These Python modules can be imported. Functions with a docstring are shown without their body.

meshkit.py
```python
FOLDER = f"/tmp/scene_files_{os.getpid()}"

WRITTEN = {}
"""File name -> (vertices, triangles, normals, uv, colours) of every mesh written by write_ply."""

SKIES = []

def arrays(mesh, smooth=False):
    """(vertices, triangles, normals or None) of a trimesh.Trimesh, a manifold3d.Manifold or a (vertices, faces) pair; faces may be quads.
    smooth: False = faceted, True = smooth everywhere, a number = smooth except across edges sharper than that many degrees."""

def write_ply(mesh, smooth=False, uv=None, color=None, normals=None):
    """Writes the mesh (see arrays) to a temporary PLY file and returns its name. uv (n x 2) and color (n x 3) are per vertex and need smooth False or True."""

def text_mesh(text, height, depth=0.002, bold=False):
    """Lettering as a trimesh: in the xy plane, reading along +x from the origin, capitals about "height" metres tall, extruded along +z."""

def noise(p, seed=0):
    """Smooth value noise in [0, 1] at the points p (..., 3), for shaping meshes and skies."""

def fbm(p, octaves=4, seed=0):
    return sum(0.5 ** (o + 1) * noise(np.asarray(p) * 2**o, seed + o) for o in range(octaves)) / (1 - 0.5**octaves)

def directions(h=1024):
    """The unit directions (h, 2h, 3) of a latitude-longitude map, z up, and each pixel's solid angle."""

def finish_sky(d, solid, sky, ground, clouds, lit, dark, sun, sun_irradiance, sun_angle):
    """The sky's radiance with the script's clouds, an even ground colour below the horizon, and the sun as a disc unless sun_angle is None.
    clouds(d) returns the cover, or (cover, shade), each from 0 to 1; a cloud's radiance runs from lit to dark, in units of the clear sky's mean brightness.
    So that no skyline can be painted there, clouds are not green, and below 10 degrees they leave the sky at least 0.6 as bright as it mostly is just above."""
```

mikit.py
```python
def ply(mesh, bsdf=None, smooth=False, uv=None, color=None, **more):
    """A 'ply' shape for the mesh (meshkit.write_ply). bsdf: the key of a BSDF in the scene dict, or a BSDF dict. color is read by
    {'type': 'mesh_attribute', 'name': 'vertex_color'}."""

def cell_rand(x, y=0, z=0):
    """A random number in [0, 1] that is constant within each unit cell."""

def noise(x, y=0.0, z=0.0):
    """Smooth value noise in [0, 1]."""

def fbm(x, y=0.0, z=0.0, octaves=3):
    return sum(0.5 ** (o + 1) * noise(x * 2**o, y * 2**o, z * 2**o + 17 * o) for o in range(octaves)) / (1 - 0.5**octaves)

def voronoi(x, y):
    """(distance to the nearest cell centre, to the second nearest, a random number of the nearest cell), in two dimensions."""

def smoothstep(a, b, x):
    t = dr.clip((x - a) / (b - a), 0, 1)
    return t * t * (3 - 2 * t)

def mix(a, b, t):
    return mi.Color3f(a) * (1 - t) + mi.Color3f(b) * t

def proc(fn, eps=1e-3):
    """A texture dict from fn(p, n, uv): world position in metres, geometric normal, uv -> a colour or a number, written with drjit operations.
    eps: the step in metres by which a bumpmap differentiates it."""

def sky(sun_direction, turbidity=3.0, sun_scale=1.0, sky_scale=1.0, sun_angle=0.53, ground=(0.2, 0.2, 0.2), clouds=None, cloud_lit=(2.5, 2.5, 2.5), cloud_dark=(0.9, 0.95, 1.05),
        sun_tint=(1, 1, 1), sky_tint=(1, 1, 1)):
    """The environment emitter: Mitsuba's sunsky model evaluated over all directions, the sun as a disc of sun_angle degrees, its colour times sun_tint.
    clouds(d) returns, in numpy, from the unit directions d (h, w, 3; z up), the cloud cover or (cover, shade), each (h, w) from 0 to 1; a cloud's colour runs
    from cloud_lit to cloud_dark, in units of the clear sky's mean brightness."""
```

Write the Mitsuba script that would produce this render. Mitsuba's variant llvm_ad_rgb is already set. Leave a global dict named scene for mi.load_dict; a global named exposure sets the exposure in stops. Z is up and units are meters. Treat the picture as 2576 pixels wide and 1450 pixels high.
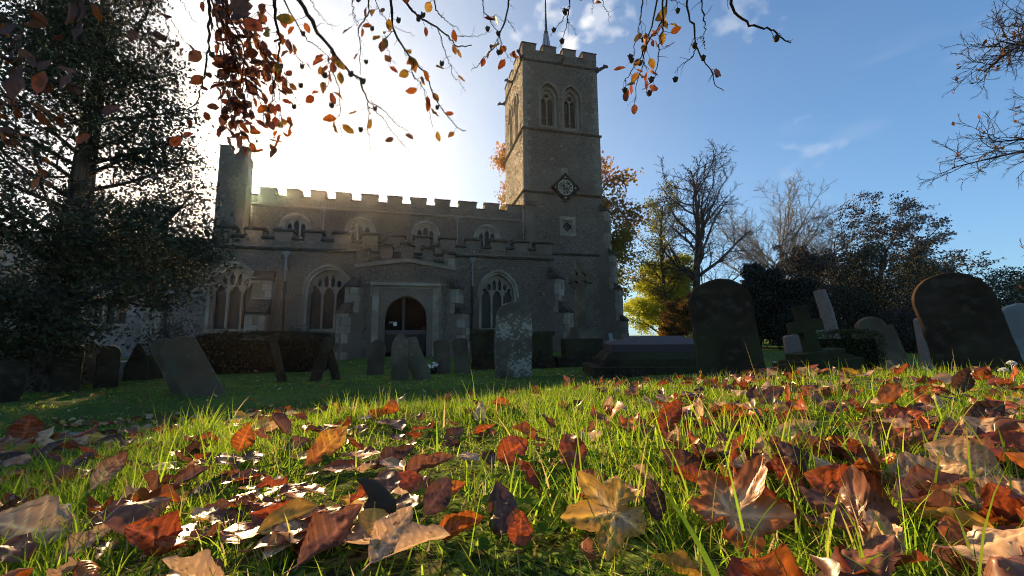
import math, numpy as np, trimesh, mitsuba as mi, drjit as dr, mikit, meshkit
from shapely import affinity
from shapely.geometry import Polygon, Point, box, LineString
from shapely.ops import unary_union
from mikit import noise, fbm, voronoi, smoothstep, mix, proc

RNG = np.random.default_rng(7)
PI = math.pi
# ---------------------------------------------------------------- camera, sky, exposure
EYE = np.array([0.0, 0.0, 0.16])                       # phone held just above the turf of the knoll
YAW, PITCH, ROLL = math.radians(13.6), math.radians(6.93), math.radians(-0.45)
FWD = np.array([math.sin(YAW) * math.cos(PITCH), math.cos(YAW) * math.cos(PITCH), math.sin(PITCH)])
_r = np.cross(FWD, [0, 0, 1]); _r /= np.linalg.norm(_r); _u = np.cross(_r, FWD)
RIGHT = math.cos(ROLL) * _r + math.sin(ROLL) * _u
UP = -math.sin(ROLL) * _r + math.cos(ROLL) * _u
FOCAL = 1000 / 2576                                    # focal length in picture widths
exposure = 2.0
SUN_DIR = None

def ray(px, py):                                       # direction through a pixel of a 2576 x 1450 picture
    return FWD + (px - 1288) / 1000 * RIGHT - (py - 725) / 1000 * UP
def at_y(px, py, y):
    d = ray(px, py); return EYE + d * (y - EYE[1]) / d[1]
def at_dist(px, py, r):
    d = ray(px, py); return EYE + d / np.linalg.norm(d) * r
def pix(p):
    p = np.atleast_2d(p) - EYE; w = p @ FWD
    return np.stack([1288 + 1000 * (p @ RIGHT) / w, 725 - 1000 * (p @ UP) / w], -1)

SUN_DIR = ray(646, 437); SUN_DIR /= np.linalg.norm(SUN_DIR)

def clouds(d):
    s = SUN_DIR
    ang = np.degrees(np.arccos(np.clip(d @ s, -1, 1)))
    n1 = meshkit.fbm(d * np.array([3.0, 3.0, 6.0]), 5, 3)
    n2 = meshkit.fbm(d * np.array([26.0, 26.0, 34.0]) + 5, 6, 11)
    veil = np.exp(-(ang / 27.0) ** 2) * 1.0 + np.exp(-(ang / 46.0) ** 2) * (0.20 + 0.5 * (n1 - 0.4))
    puff = np.zeros(ang.shape)
    for px, py, r, a in ((1432, 108, 3.6, 1.0), (1300, 92, 2.6, 0.6), (1400, 20, 3.4, 0.8), (1148, 458, 2.2, 1.0), (1520, 30, 4, .5), (2020, 385, 4.0, 0.22), (1900, 10, 5, .3)):
        c = ray(px, py); c /= np.linalg.norm(c)
        w = np.exp(-(np.degrees(np.arccos(np.clip(d @ c, -1, 1))) / r) ** 2)
        puff = np.maximum(puff, a * np.clip((n2 - .40 - (1 - w) * .42) * 5.0, 0, 1))
    wisps = np.clip((meshkit.fbm(d * np.array([2.0, 2.0, 7.0]) + 31, 5, 5) - 0.64) * 1.3, 0, 0.2)
    return np.clip(1 - (1 - np.clip(veil, 0, 1)) * (1 - puff) * (1 - wisps), 0, 1)

scene, labels = {}, {}
scene['mist'] = {'type': 'homogeneous', 'albedo': {'type': 'rgb', 'value': [.95, .95, .95]}, 'sigma_t': 0.0008, 'phase': {'type': 'hg', 'g': 0.89}}      # thin autumn haze in the low sun
scene['haze'] = {'type': 'cube', 'to_world': mi.ScalarTransform4f().translate([0, 20, 12.5]).scale([185, 185, 15.5]), 'bsdf': {'type': 'null'}, 'interior': {'type': 'ref', 'id': 'mist'}}
labels['haze'] = {'label': 'thin pale autumn haze glowing towards the low sun', 'category': 'haze', 'kind': 'stuff'}
scene['camera'] = {'type': 'perspective', 'fov': math.degrees(2 * math.atan(0.5 / FOCAL)), 'fov_axis': 'x', 'near_clip': 0.02, 'far_clip': 2000.0,
                   'medium': {'type': 'ref', 'id': 'mist'},
                   'to_world': mi.ScalarTransform4f().look_at(origin=EYE.tolist(), target=(EYE + FWD).tolist(), up=UP.tolist())}
scene['sky_light'] = mikit.sky(SUN_DIR.tolist(), turbidity=2.6, sun_scale=2.3, sky_scale=1.5, sun_angle=0.9, ground=(0.10, 0.11, 0.06), clouds=clouds,
                               cloud_lit=(2.6, 2.62, 2.7), cloud_dark=(1.2, 1.25, 1.35), sun_tint=(1.0, 0.93, 0.82), sky_tint=(0.74, 0.98, 1.24))

# ---------------------------------------------------------------- helpers
def key_for(name):
    if name not in scene and name not in labels: return name
    i = 1
    while f'{name}_{i:03d}' in scene or f'{name}_{i:03d}' in labels: i += 1
    return f'{name}_{i:03d}'
def obj(name, mesh, mat, parent=None, smooth=False, color=None, label=None, cat=None, group=None, kind=None):
    k = key_for((parent + '__' if parent else '') + name)
    if color is not None:
        color = np.broadcast_to(np.asarray(color, float), (len(mesh.vertices if hasattr(mesh, 'vertices') else mesh[0]), 3))
    scene[k] = mikit.ply(mesh, mat, smooth=smooth, color=color)
    tag(k, label, cat, group, kind)
    return k
def tag(k, label=None, cat=None, group=None, kind=None):
    e = {a: b for a, b in (('label', label), ('category', cat), ('group', group), ('kind', kind)) if b}
    if e: labels[k] = e
def thing(name, label, cat, group=None):
    k = key_for(name); tag(k, label, cat, group); return k

def B(x0, x1, y0, y1, z0, z1):
    m = trimesh.creation.box((x1 - x0, y1 - y0, z1 - z0)); m.apply_translation(((x0 + x1) / 2, (y0 + y1) / 2, (z0 + z1) / 2)); return m
def J(*ms):
    return trimesh.util.concatenate([m for m in ms if m is not None])
def ext(poly, y0, y1):                                 # polygon in (x, z), extruded along y
    gs = getattr(poly, 'geoms', [poly]); out = []
    for g in gs:
        if g.area < 1e-5: continue
        m = trimesh.creation.extrude_polygon(g, y1 - y0, engine='earcut')
        m.apply_transform(np.array([[1, 0, 0, 0], [0, 0, -1, y1], [0, 1, 0, 0], [0, 0, 0, 1.0]])); out.append(m)
    return trimesh.util.concatenate(out)
def extx(poly, x0, x1):                                # polygon in (y, z), extruded along x
    m = trimesh.creation.extrude_polygon(poly, x1 - x0, engine='earcut')
    m.apply_transform(np.array([[0, 0, 1, x0], [1, 0, 0, 0], [0, 1, 0, 0], [0, 0, 0, 1.0]])); return m
def rotz(m, a, at=(0, 0, 0)):
    m.apply_transform(trimesh.transformations.rotation_matrix(a, [0, 0, 1], at)); return m
def move(m, v): m.apply_translation(v); return m

def tube(p, r, sides=6):
    p = np.asarray(p, float); t = np.gradient(p, axis=0); t /= np.linalg.norm(t, axis=1, keepdims=True) + 1e-12
    a = np.cross(t, np.where(np.abs(t[:, 2:]) < 0.9, [0, 0, 1.0], [1.0, 0, 0])); a /= np.linalg.norm(a, axis=1, keepdims=True) + 1e-12
    b, ang = np.cross(t, a), np.arange(sides) * 2 * PI / sides
    v = p[:, None] + np.broadcast_to(r, (len(p),))[:, None, None] * (np.cos(ang)[None, :, None] * a[:, None] + np.sin(ang)[None, :, None] * b[:, None])
    i, j = np.meshgrid(np.arange(len(p) - 1), np.arange(sides), indexing='ij')
    q = np.stack([i * sides + j, i * sides + (j + 1) % sides, (i + 1) * sides + (j + 1) % sides, (i + 1) * sides + j], -1).reshape(-1, 4)
    return v.reshape(-1, 3), np.vstack([q[:, [0, 1, 2]], q[:, [0, 2, 3]]])
def cat(parts):                                        # joins (vertices, faces) pairs
    n = np.cumsum([0] + [len(v) for v, _ in parts])
    return trimesh.Trimesh(np.vstack([v for v, _ in parts]), np.vstack([f + k for (_, f), k in zip(parts, n)]), process=False)
def smooth_path(p, n=24):                              # Catmull-Rom through points
    p = np.asarray(p, float); p = np.vstack([2 * p[0] - p[1], p, 2 * p[-1] - p[-2]]); out = []
    m = max(2, n // (len(p) - 3))
    for i in range(1, len(p) - 2):
        for t in np.linspace(0, 1, m, endpoint=False):
            out.append(0.5 * (2 * p[i] + (p[i + 1] - p[i - 1]) * t + (2 * p[i - 1] - 5 * p[i] + 4 * p[i + 1] - p[i + 2]) * t * t + (3 * p[i] - p[i - 1] - 3 * p[i + 1] + p[i + 2]) * t ** 3))
    out.append(p[-2]); return np.array(out)

# ---------------------------------------------------------------- materials
VC = {'type': 'mesh_attribute', 'name': 'vertex_color'}
def M(name, fn, rough=0.9, spec=0.25, bump=None, bscale=0.004, eps=2e-3, **kw):
    b = {'type': 'principled', 'base_color': proc(fn) if callable(fn) else (fn if isinstance(fn, dict) else {'type': 'rgb', 'value': list(fn)}), 'roughness': rough, 'specular': spec, **kw}
    if bump: b = {'type': 'bumpmap', 'tex': proc(bump, eps), 'scale': bscale, 'inner': b}
    scene[name] = {'type': 'twosided', 'inner': b}
def f_mortar(p, n, uv):
    a = fbm(p.x * 1.3, p.y * 1.3, p.z * 1.3, 4); b = fbm(p.x * 11, p.y * 11, p.z * 11, 3); c = fbm(p.x * .5 + 9, p.y * .5, p.z * .33, 3)
    base = mix((0.128, 0.092, 0.068), (0.20, 0.150, 0.112), smoothstep(.3, .7, a * .6 + b * .4))
    return mix(base, mi.Color3f(0.115, 0.076, 0.052), smoothstep(.45, .75, c) * .7)
def b_stone(p, n, uv): return fbm(p.x * 11, p.y * 11, p.z * 11, 3) * 4 + noise(p.x * 60, p.y * 60, p.z * 60)
def f_ashlar(p, n, uv):
    a = fbm(p.x * 2, p.y * 2, p.z * 2, 4); b = fbm(p.x * 17, p.y * 17, p.z * 17, 3)
    base = mix((0.22, 0.168, 0.122), (0.33, 0.262, 0.195), smoothstep(.3, .7, a))
    return mix(base, mi.Color3f(0.22, 0.20, 0.17), smoothstep(.55, .75, b) * .6)
def f_cope(p, n, uv):
    b = fbm(p.x * 8, p.y * 8, p.z * 8, 4)
    return mix((0.045, 0.034, 0.026), (0.09, 0.068, 0.05), smoothstep(.4, .7, b))
def f_door(p, n, uv):
    b = fbm(p.x * 5, p.y * 5, p.z * 5, 4)
    return mix((0.26, 0.15, 0.085), (0.40, 0.27, 0.17), smoothstep(.3, .7, b))
def f_grave(p, n, uv):
    a = fbm(p.x * 3.1, p.y * 3.1, p.z * 2.2, 4); b = fbm(p.x * 21, p.y * 21, p.z * 21, 4); c = fbm(p.x * 7 + 4, p.y * 7, p.z * 4, 3)
    base = mix((0.085, 0.057, 0.036), (0.160, 0.112, 0.072), smoothstep(.3, .7, a))
    base = mix(base, mi.Color3f(0.085, 0.09, 0.06), smoothstep(.5, .7, c) * .6)
    return mix(base, mi.Color3f(0.28, 0.235, 0.18), smoothstep(.62, .74, b * .7 + a * .3) * .5)
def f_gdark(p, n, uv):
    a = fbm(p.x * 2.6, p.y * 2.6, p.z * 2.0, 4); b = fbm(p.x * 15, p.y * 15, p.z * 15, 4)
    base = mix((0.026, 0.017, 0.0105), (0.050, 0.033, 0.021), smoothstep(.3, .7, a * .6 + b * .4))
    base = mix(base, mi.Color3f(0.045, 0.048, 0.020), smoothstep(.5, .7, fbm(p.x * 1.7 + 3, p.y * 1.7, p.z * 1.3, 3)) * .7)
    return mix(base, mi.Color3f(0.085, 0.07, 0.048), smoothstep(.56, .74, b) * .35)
def f_glichen(p, n, uv):
    a = fbm(p.x * 4, p.y * 4, p.z * 3, 4); b = fbm(p.x * 26, p.y * 26, p.z * 26, 4)
    base = mix((0.085, 0.066, 0.046), (0.16, 0.125, 0.09), smoothstep(.3, .7, a))
    return mix(base, mi.Color3f(0.40, 0.35, 0.27), smoothstep(.52, .64, b * .45 + a * .55) * .8)
def f_gpale(p, n, uv):
    a = fbm(p.x * 3, p.y * 3, p.z * 3, 4)
    return mix((0.17, 0.165, 0.155), (0.26, 0.25, 0.235), smoothstep(.3, .7, a))
def f_ggreen(p, n, uv): return mix((0.16, 0.22, 0.12), (0.24, 0.31, 0.18), fbm(p.x * 9, p.y * 9, p.z * 9, 4))
def f_gpink(p, n, uv): return mix((0.16, 0.105, 0.085), (0.25, 0.185, 0.15), fbm(p.x * 12, p.y * 12, p.z * 12, 4))
def f_ground(p, n, uv):
    a = fbm(p.x * 1.1, p.y * 1.1, 0., 3); b = fbm(p.x * 26, p.y * 26, 0., 3); c = fbm(p.x * 170, p.y * 170, 1., 3)
    base = mix((0.042, 0.070, 0.014), (0.105, 0.155, 0.030), smoothstep(.25, .75, a * .4 + b * .6))
    base = mix(base, mi.Color3f(0.060, 0.040, 0.022), smoothstep(.5, .75, b) * .8)
    return mix(base * .35, base * 1.5, smoothstep(.3, .7, c))
def b_ground(p, n, uv): return fbm(p.x * 170, p.y * 170, p.z * 170, 3)
def f_soil(p, n, uv):
    b = fbm(p.x * 60, p.y * 60, p.z * 60, 4)
    return mix((0.012, 0.011, 0.006), (0.045, 0.040, 0.018), b)
def f_path(p, n, uv):
    b = fbm(p.x * 30, p.y * 30, 0., 4); return mix((0.10, 0.10, 0.10), (0.20, 0.195, 0.19), b)
def f_bark(p, n, uv):
    b = fbm(p.x * 14, p.y * 14, p.z * 3.5, 4)
    return mix((0.030, 0.025, 0.020), (0.10, 0.085, 0.068), smoothstep(.3, .7, b))
M('mortar', f_mortar, 1.0, .05)
M('ashlar', f_ashlar, 1.0, .05)
M('dark_cope', f_cope, 1.0, .05)
M('warm_stone', f_door, 1.0, .05)
M('grave', f_grave, 1.0, .05, b_stone, 0.003)
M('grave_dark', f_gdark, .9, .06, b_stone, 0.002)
M('grave_lichen', f_glichen, 1.0, .05, b_stone, 0.004)
M('grave_pale', f_gpale, .85, .3)
M('grave_green', f_ggreen, .9, .2)
M('grave_pink', f_gpink, .9, .2)
M('granite', (0.065, 0.046, 0.042), .5, .12)
M('ground_mat', f_ground, 1.0, .05, b_ground, 0.006)
M('soil_mat', f_soil, 1.0, .1)
M('path_mat', f_path, .9, .2)
M('bark', f_bark, 1.0, .03)
M('twig', (0.045, 0.035, 0.030), 1.0, .05)
M('pale_twig', (0.20, 0.165, 0.125), .85, .2)
M('iron', (0.018, 0.018, 0.020), .5, .4)
M('lead', (0.30, 0.31, 0.34), .55, .4)
M('white_paint', (0.72, 0.70, 0.62), .6, .3)
M('cream_paint', (0.50, 0.46, 0.34), .6, .3)
M('pipe_paint', (0.20, 0.18, 0.165), .6, .3)
M('black_paint', (0.010, 0.010, 0.010), .95, .04)
M('glass_dark', (0.012, 0.010, 0.010), .25, .18)
M('wood_dark', (0.022, 0.017, 0.015), .6, .3)
M('wood_mid', (0.075, 0.062, 0.058), .6, .3)
M('louvre', (0.065, 0.065, 0.062), .7, .3)
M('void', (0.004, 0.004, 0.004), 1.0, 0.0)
M('stone_vc', VC, 1.0, .05)
M('husk', (0.055, 0.040, 0.026), .9, .2)
def thin(name, trans, gloss, alpha):                    # a translucent blade under a thin shiny skin
    scene[name] = {'type': 'blendbsdf', 'weight': gloss, 'a': {'type': 'principledthin', 'base_color': VC, 'roughness': .5, 'diff_trans': trans, 'eta': 1.45},
                   'b': {'type': 'twosided', 'inner': {'type': 'principled', 'base_color': VC, 'roughness': alpha, 'specular': .65}}}
scene['grass_blade'] = {'type': 'principledthin', 'base_color': VC, 'roughness': .5, 'diff_trans': 1.4, 'eta': 1.45}
thin('dead_leaf', 1.05, .42, .34)
thin('hung_leaf', .85, .30, .45)
scene['foliage'] = {'type': 'principledthin', 'base_color': VC, 'roughness': .5, 'diff_trans': 1.1, 'eta': 1.45}
M('dark_foliage', VC, .7, .12)

# ---------------------------------------------------------------- ground
def ss(a, b, x):
    t = np.clip((np.asarray(x, float) - a) / (b - a), 0, 1); return t * t * (3 - 2 * t)
AZ = np.radians([-180, -90, -62, -42, -25, -8, 10, 30, 48, 65, 90, 180])
DC = np.array([1.2, .5, .45, .45, .55, .85, 1.0, 1.35, 1.75, 2.0, 2.2, 1.2])
HC = np.array([0, -.05, -.07, -.07, -.055, -.03, -.03, -.02, -.005, .0, .0, 0])
DEP = np.array([.56, .56, .56, .56, .56, .56, .54, .46, .36, .30, .3, .5])   # how far the ground has dropped at the foot of the knoll
WD = np.array([4, 5, 5, 5, 4.2, 2.6, 2.4, 2.5, 2.8, 3.2, 4, 4])
def zg(x, y):
    x, y = np.asarray(x, float), np.asarray(y, float)
    d, az = np.hypot(x, y), np.arctan2(x, y)
    dc, hc, wd, dp = (np.interp(az, AZ, a) for a in (DC, HC, WD, DEP))
    z = hc * ss(0, dc, d) - (dp + hc) * ss(dc, dc + wd, d) - (.61 - dp) * ss(6, 15, d)
    q = np.stack([x, y, 0 * x], -1)
    return z + (meshkit.fbm(q * 2.3 + 40, 3, 2) - .5) * 0.035 + (meshkit.fbm(q * .35 + 7, 3, 5) - .5) * 0.16 * ss(3, 12, d)
def g3(x, y): return np.array([x, y, float(zg(x, y))])
def on_ground(px, py):                                 # where the view ray meets the ground
    d = ray(px, py); d = d / np.linalg.norm(d); ts = np.geomspace(.12, 60, 900); p = EYE + ts[:, None] * d
    below = np.nonzero(p[:, 2] < zg(p[:, 0], p[:, 1]))[0]
    return p[below[0]] if len(below) else p[-1]
rr = np.concatenate([[0], np.geomspace(.06, 60, 150), [80, 110, 150]])
th = np.linspace(0, 2 * PI, 241)[:-1]
gx, gy = rr[:, None] * np.sin(th)[None], rr[:, None] * np.cos(th)[None]
gv = np.stack([gx, gy, zg(gx, gy)], -1).reshape(-1, 3); nr, nt = gx.shape
ii, jj = np.meshgrid(np.arange(nr - 1), np.arange(nt), indexing='ij'); j2 = (jj + 1) % nt
gq = np.stack([ii * nt + jj, (ii + 1) * nt + jj, (ii + 1) * nt + j2, ii * nt + j2], -1).reshape(-1, 4)[:, ::-1]
obj('ground', (gv, gq), 'ground_mat', smooth=True, label='mown churchyard grass over a low knoll sloping to the church', kind='structure')
# the path crossing the lawn on the left
pc = smooth_path([[-9, 4.3, 0], [-5, 3.75, 0], [-2.6, 3.6, 0], [-.6, 4.0, 0], [.2, 4.6, 0]], 60)
pw = np.linspace(.42, .12, len(pc)); pt = np.gradient(pc, axis=0); pt /= np.linalg.norm(pt, axis=1, keepdims=True); pn = np.stack([-pt[:, 1], pt[:, 0], 0 * pt[:, 0]], -1)
pv = np.stack([pc + pn * pw[:, None] * s for s in np.linspace(-.5, .5, 6)], 1); pv[..., 2] = zg(pv[..., 0], pv[..., 1]) + .012
i, j = np.meshgrid(np.arange(len(pc) - 1), np.arange(5), indexing='ij')
obj('path', (pv.reshape(-1, 3), np.stack([i * 6 + j, i * 6 + j + 1, (i + 1) * 6 + j + 1, (i + 1) * 6 + j], -1).reshape(-1, 4)[:, ::-1]), 'path_mat', smooth=True, label='narrow grey path crossing the lawn at the left', kind='structure')
# ---------------------------------------------------------------- church
GZ = -0.75                                             # foot of the walls, below the turf
def arch(cx, z0, zs, za, hw, n=14, grow=0.0):          # arched opening as a polygon in (x, z)
    h = za - zs; t = np.linspace(-1, 1, 2 * n + 1)
    if h >= hw * .98:
        R = (hw * hw + h * h) / (2 * hw); z = np.sqrt(np.maximum(R * R - (R - hw + hw * (1 - np.abs(t)) * 0 + hw * np.abs(t)) ** 2, 0))
        z = np.sqrt(np.maximum(R * R - (R - hw + hw * np.abs(t)) ** 2, 0))
    else:
        z = h * (.8 * np.sqrt(1 - np.abs(t) ** 2.6) + .2 * (1 - np.abs(t)))
    p = Polygon([(cx - hw, z0)] + [(cx + a * hw, zs + b) for a, b in zip(t, z)] + [(cx + hw, z0)])
    return p.buffer(grow, join_style=2) if grow else p
def trefoil(cx, z0, za, hw):                           # one cusped light
    zs = za - hw * 1.5
    return unary_union([box(cx - hw, z0, cx + hw, zs), Point(cx, zs + hw * .62).buffer(hw * .72, 6), Point(cx - hw * .42, zs).buffer(hw * .56, 6), Point(cx + hw * .42, zs).buffer(hw * .56, 6),
                        Polygon([(cx - hw * .4, zs + hw), (cx, za), (cx + hw * .4, zs + hw)])])
tag('church', 'long medieval church of brown flint rubble with battlements, porch and square clock tower', 'church')
CH = 'church'

RUB = {}
PAL = np.array([(.190, .127, .086), (.142, .100, .070), (.222, .155, .105), (.105, .08, .062), (.255, .185, .13), (.195, .115, .075), (.37, .30, .235)])
PAL = PAL * np.array([.69, .75, .84]); PAL = PAL * .66 + (PAL * np.array([[.27], [.2], [.22], [.1], [.12], [.08], [.01]])).sum(0) * .34
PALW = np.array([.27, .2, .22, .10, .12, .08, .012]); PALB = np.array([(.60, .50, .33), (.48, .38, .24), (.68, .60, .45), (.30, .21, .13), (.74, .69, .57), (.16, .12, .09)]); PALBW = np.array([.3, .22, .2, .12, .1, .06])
def rubble(parent, org, ux, nrm, w, h, mask=None, size=.15, gap=.72, proud=.022, light=False, seed=1, keep=1.0, pal=None):
    """Rows of rough flints bedded in a wall whose lower left corner is org; mask is a polygon in (along, up) where none may lie."""
    g = np.random.default_rng(seed); org, ux, nrm = (np.asarray(a, float) for a in (org, ux, nrm)); cs = []
    z = size * .4
    while z < h - size * .3:
        x = g.uniform(0, size) * .5 + size * .3
        while x < w - size * .35:
            s = size * g.uniform(.65, 1.35); cs.append((x + s / 2, z + g.uniform(-.12, .12) * size, s)); x += s * g.uniform(.98, 1.12)
        z += size * g.uniform(.68, .82)
    c = np.array(cs); c = c[g.random(len(c)) < keep]
    if mask is not None and not mask.is_empty:
        import shapely
        c = c[~shapely.contains_xy(mask.buffer(size * .42), c[:, 0], c[:, 1])]
    c = c[(c[:, 0] > c[:, 2] * .5) & (c[:, 0] < w - c[:, 2] * .5)]
    n, K = len(c), 6
    a = np.arange(K) * 2 * PI / K + g.uniform(0, 1, (n, 1)) + g.uniform(-.25, .25, (n, K)); rad = g.uniform(.82, 1.12, (n, K))
    rx, rz = c[:, 2:3] * gap * .62 * rad * np.cos(a), size * gap * .50 * g.uniform(.7, 1.2, (n, 1)) * rad * np.sin(a); pr = proud * g.uniform(.4, 1.3, (n, 1))
    def ring(k, d): return org + (c[:, 0:1] + rx * k)[..., None] * ux + (c[:, 1:2] + rz * k)[..., None] * np.array([0, 0, 1.0]) + d[..., None] * nrm
    top = (org + c[:, 0:1] * ux + c[:, 1:2] * np.array([0, 0, 1.0]) + pr * 1.15 * nrm)[:, None]
    v = np.concatenate([ring(1.0, np.full((n, K), -.004)), ring(.78, pr * np.ones((1, K))), top], 1)
    k = np.arange(K); k2 = (k + 1) % K
    f = np.vstack([np.stack([k, k2, K + k2], 1), np.stack([k, K + k2, K + k], 1), np.stack([K + k, K + k2, 0 * k + 2 * K], 1)])
    if np.dot(np.cross(ux, [0, 0, 1]), nrm) < 0: f = f[:, ::-1]
    f = (f[None] + (np.arange(n) * (2 * K + 1))[:, None, None]).reshape(-1, 3)
    P, W = (PALB, PALBW) if light else (PAL if pal is None else pal, PALW)
    col = P[g.choice(len(P), n, p=W / W.sum())] * g.uniform(.8, 1.2, (n, 1)); big = .6 * meshkit.fbm(np.stack([c[:, 0] * .45, c[:, 1] * .45, 0 * c[:, 0] + seed], -1), 3, 9)[:, None] + .4 * meshkit.fbm(np.stack([c[:, 0] * 1.3, c[:, 1] * .2, 0 * c[:, 0] + seed], -1), 3, 5)[:, None]
    col = np.clip(col * (.35 + 1.3 * big), .01, .9)
    obj('rubble', trimesh.Trimesh(v.reshape(-1, 3), f, process=False), 'stone_vc', parent, color=np.repeat(col, 2 * K + 1, 0), kind='stuff')

def copings(parent, segs, y0, y1, h=.14, over=.05, mat='dark_cope', slope=.07):
    for x0, x1, z in segs:                             # weathered cap: a prism with a sloping front
        j = RNG.uniform(-.012, .022); h_ = h; z = z + .002; h = h + j
        p = Polygon([(y0 - over, z), (y1 + over, z), (y1 + over, z + h * .6), ((y0 + y1) / 2, z + h + slope), (y0 - over, z + h * .45)])
        h = h_; m = extx(p, x0 - over * .6 - RNG.uniform(0, .03), x1 + over * .6 + RNG.uniform(0, .03)); m.apply_transform(trimesh.transformations.rotation_matrix(RNG.uniform(0, .004), [0, 1, 0], ((x0 + x1) / 2, y0, z))); obj('coping', move(m, (0, 0, .012)), mat, parent)
def battlement(x0, x1, zlow, zhigh, mer, zb):          # wall-top outline
    return unary_union([box(x0, zb, x1, zlow)] + [box(max(a, x0), zlow - .01, min(b, x1), zhigh) for a, b in mer])

# ---- tower
TX0, TX1, TY0, TY1 = 6.11, 11.10, 22.0, 26.95
mer = [(6.11, 6.99), (7.45, 8.33), (8.80, 9.68), (10.14, 11.10)]
bw = [arch(7.75, 13.10, 14.95, 15.62, .42), arch(9.27, 13.10, 14.95, 15.64, .42)]
bwr = [arch(7.75, 13.02, 14.95, 15.88, .62), arch(9.27, 13.02, 14.95, 15.90, .62)]   # the splayed recess
sq = box(8.52, 6.38, 9.12, 7.12)
front = battlement(TX0, TX1, 17.93, 18.40, mer, 12.76).difference(unary_union(bw)).union(box(TX0 - .02, GZ, TX1 + .08, 12.77)).difference(sq)
upper = ext(front.difference(unary_union(bwr)), TY0, TY0 + .22)
inner = ext(battlement(TX0, TX1, 17.93, 18.40, mer, 12.70).difference(unary_union(bw)), TY0 + .221, TY0 + .75)
mery = [(TY0, TY0 + .9), (TY0 + 1.35, TY0 + 2.2), (TY0 + 2.72, TY0 + 3.6), (TY0 + 4.05, TY1)]
lw = [Polygon([(a, b) for a, b in arch(c, 12.95, 15.0, 15.8, .42).exterior.coords]) for c in (TY0 + 1.62, TY0 + 3.12)]
side = unary_union([box(TY0 + .76, GZ, TY1, 17.93)] + [box(max(a, TY0 + .76), 17.92, b, 18.40) for a, b in mery]).difference(unary_union(lw))
tw = J(upper, inner, B(TX1 - .6, TX1, TY0 + .76, TY1, GZ, 17.93), B(TX0 + .61, TX1 - .61, TY1 - .6, TY1, GZ, 18.2), B(TX0 + .61, TX1 - .61, TY0 + .76, TY1 - .61, 17.3, 17.4), B(TX0 + .61, TX1 - .61, TY0 + .23, TY0 + .6, GZ, 12.6))
TW = obj('tower_wall', tw, 'mortar', CH)
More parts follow.
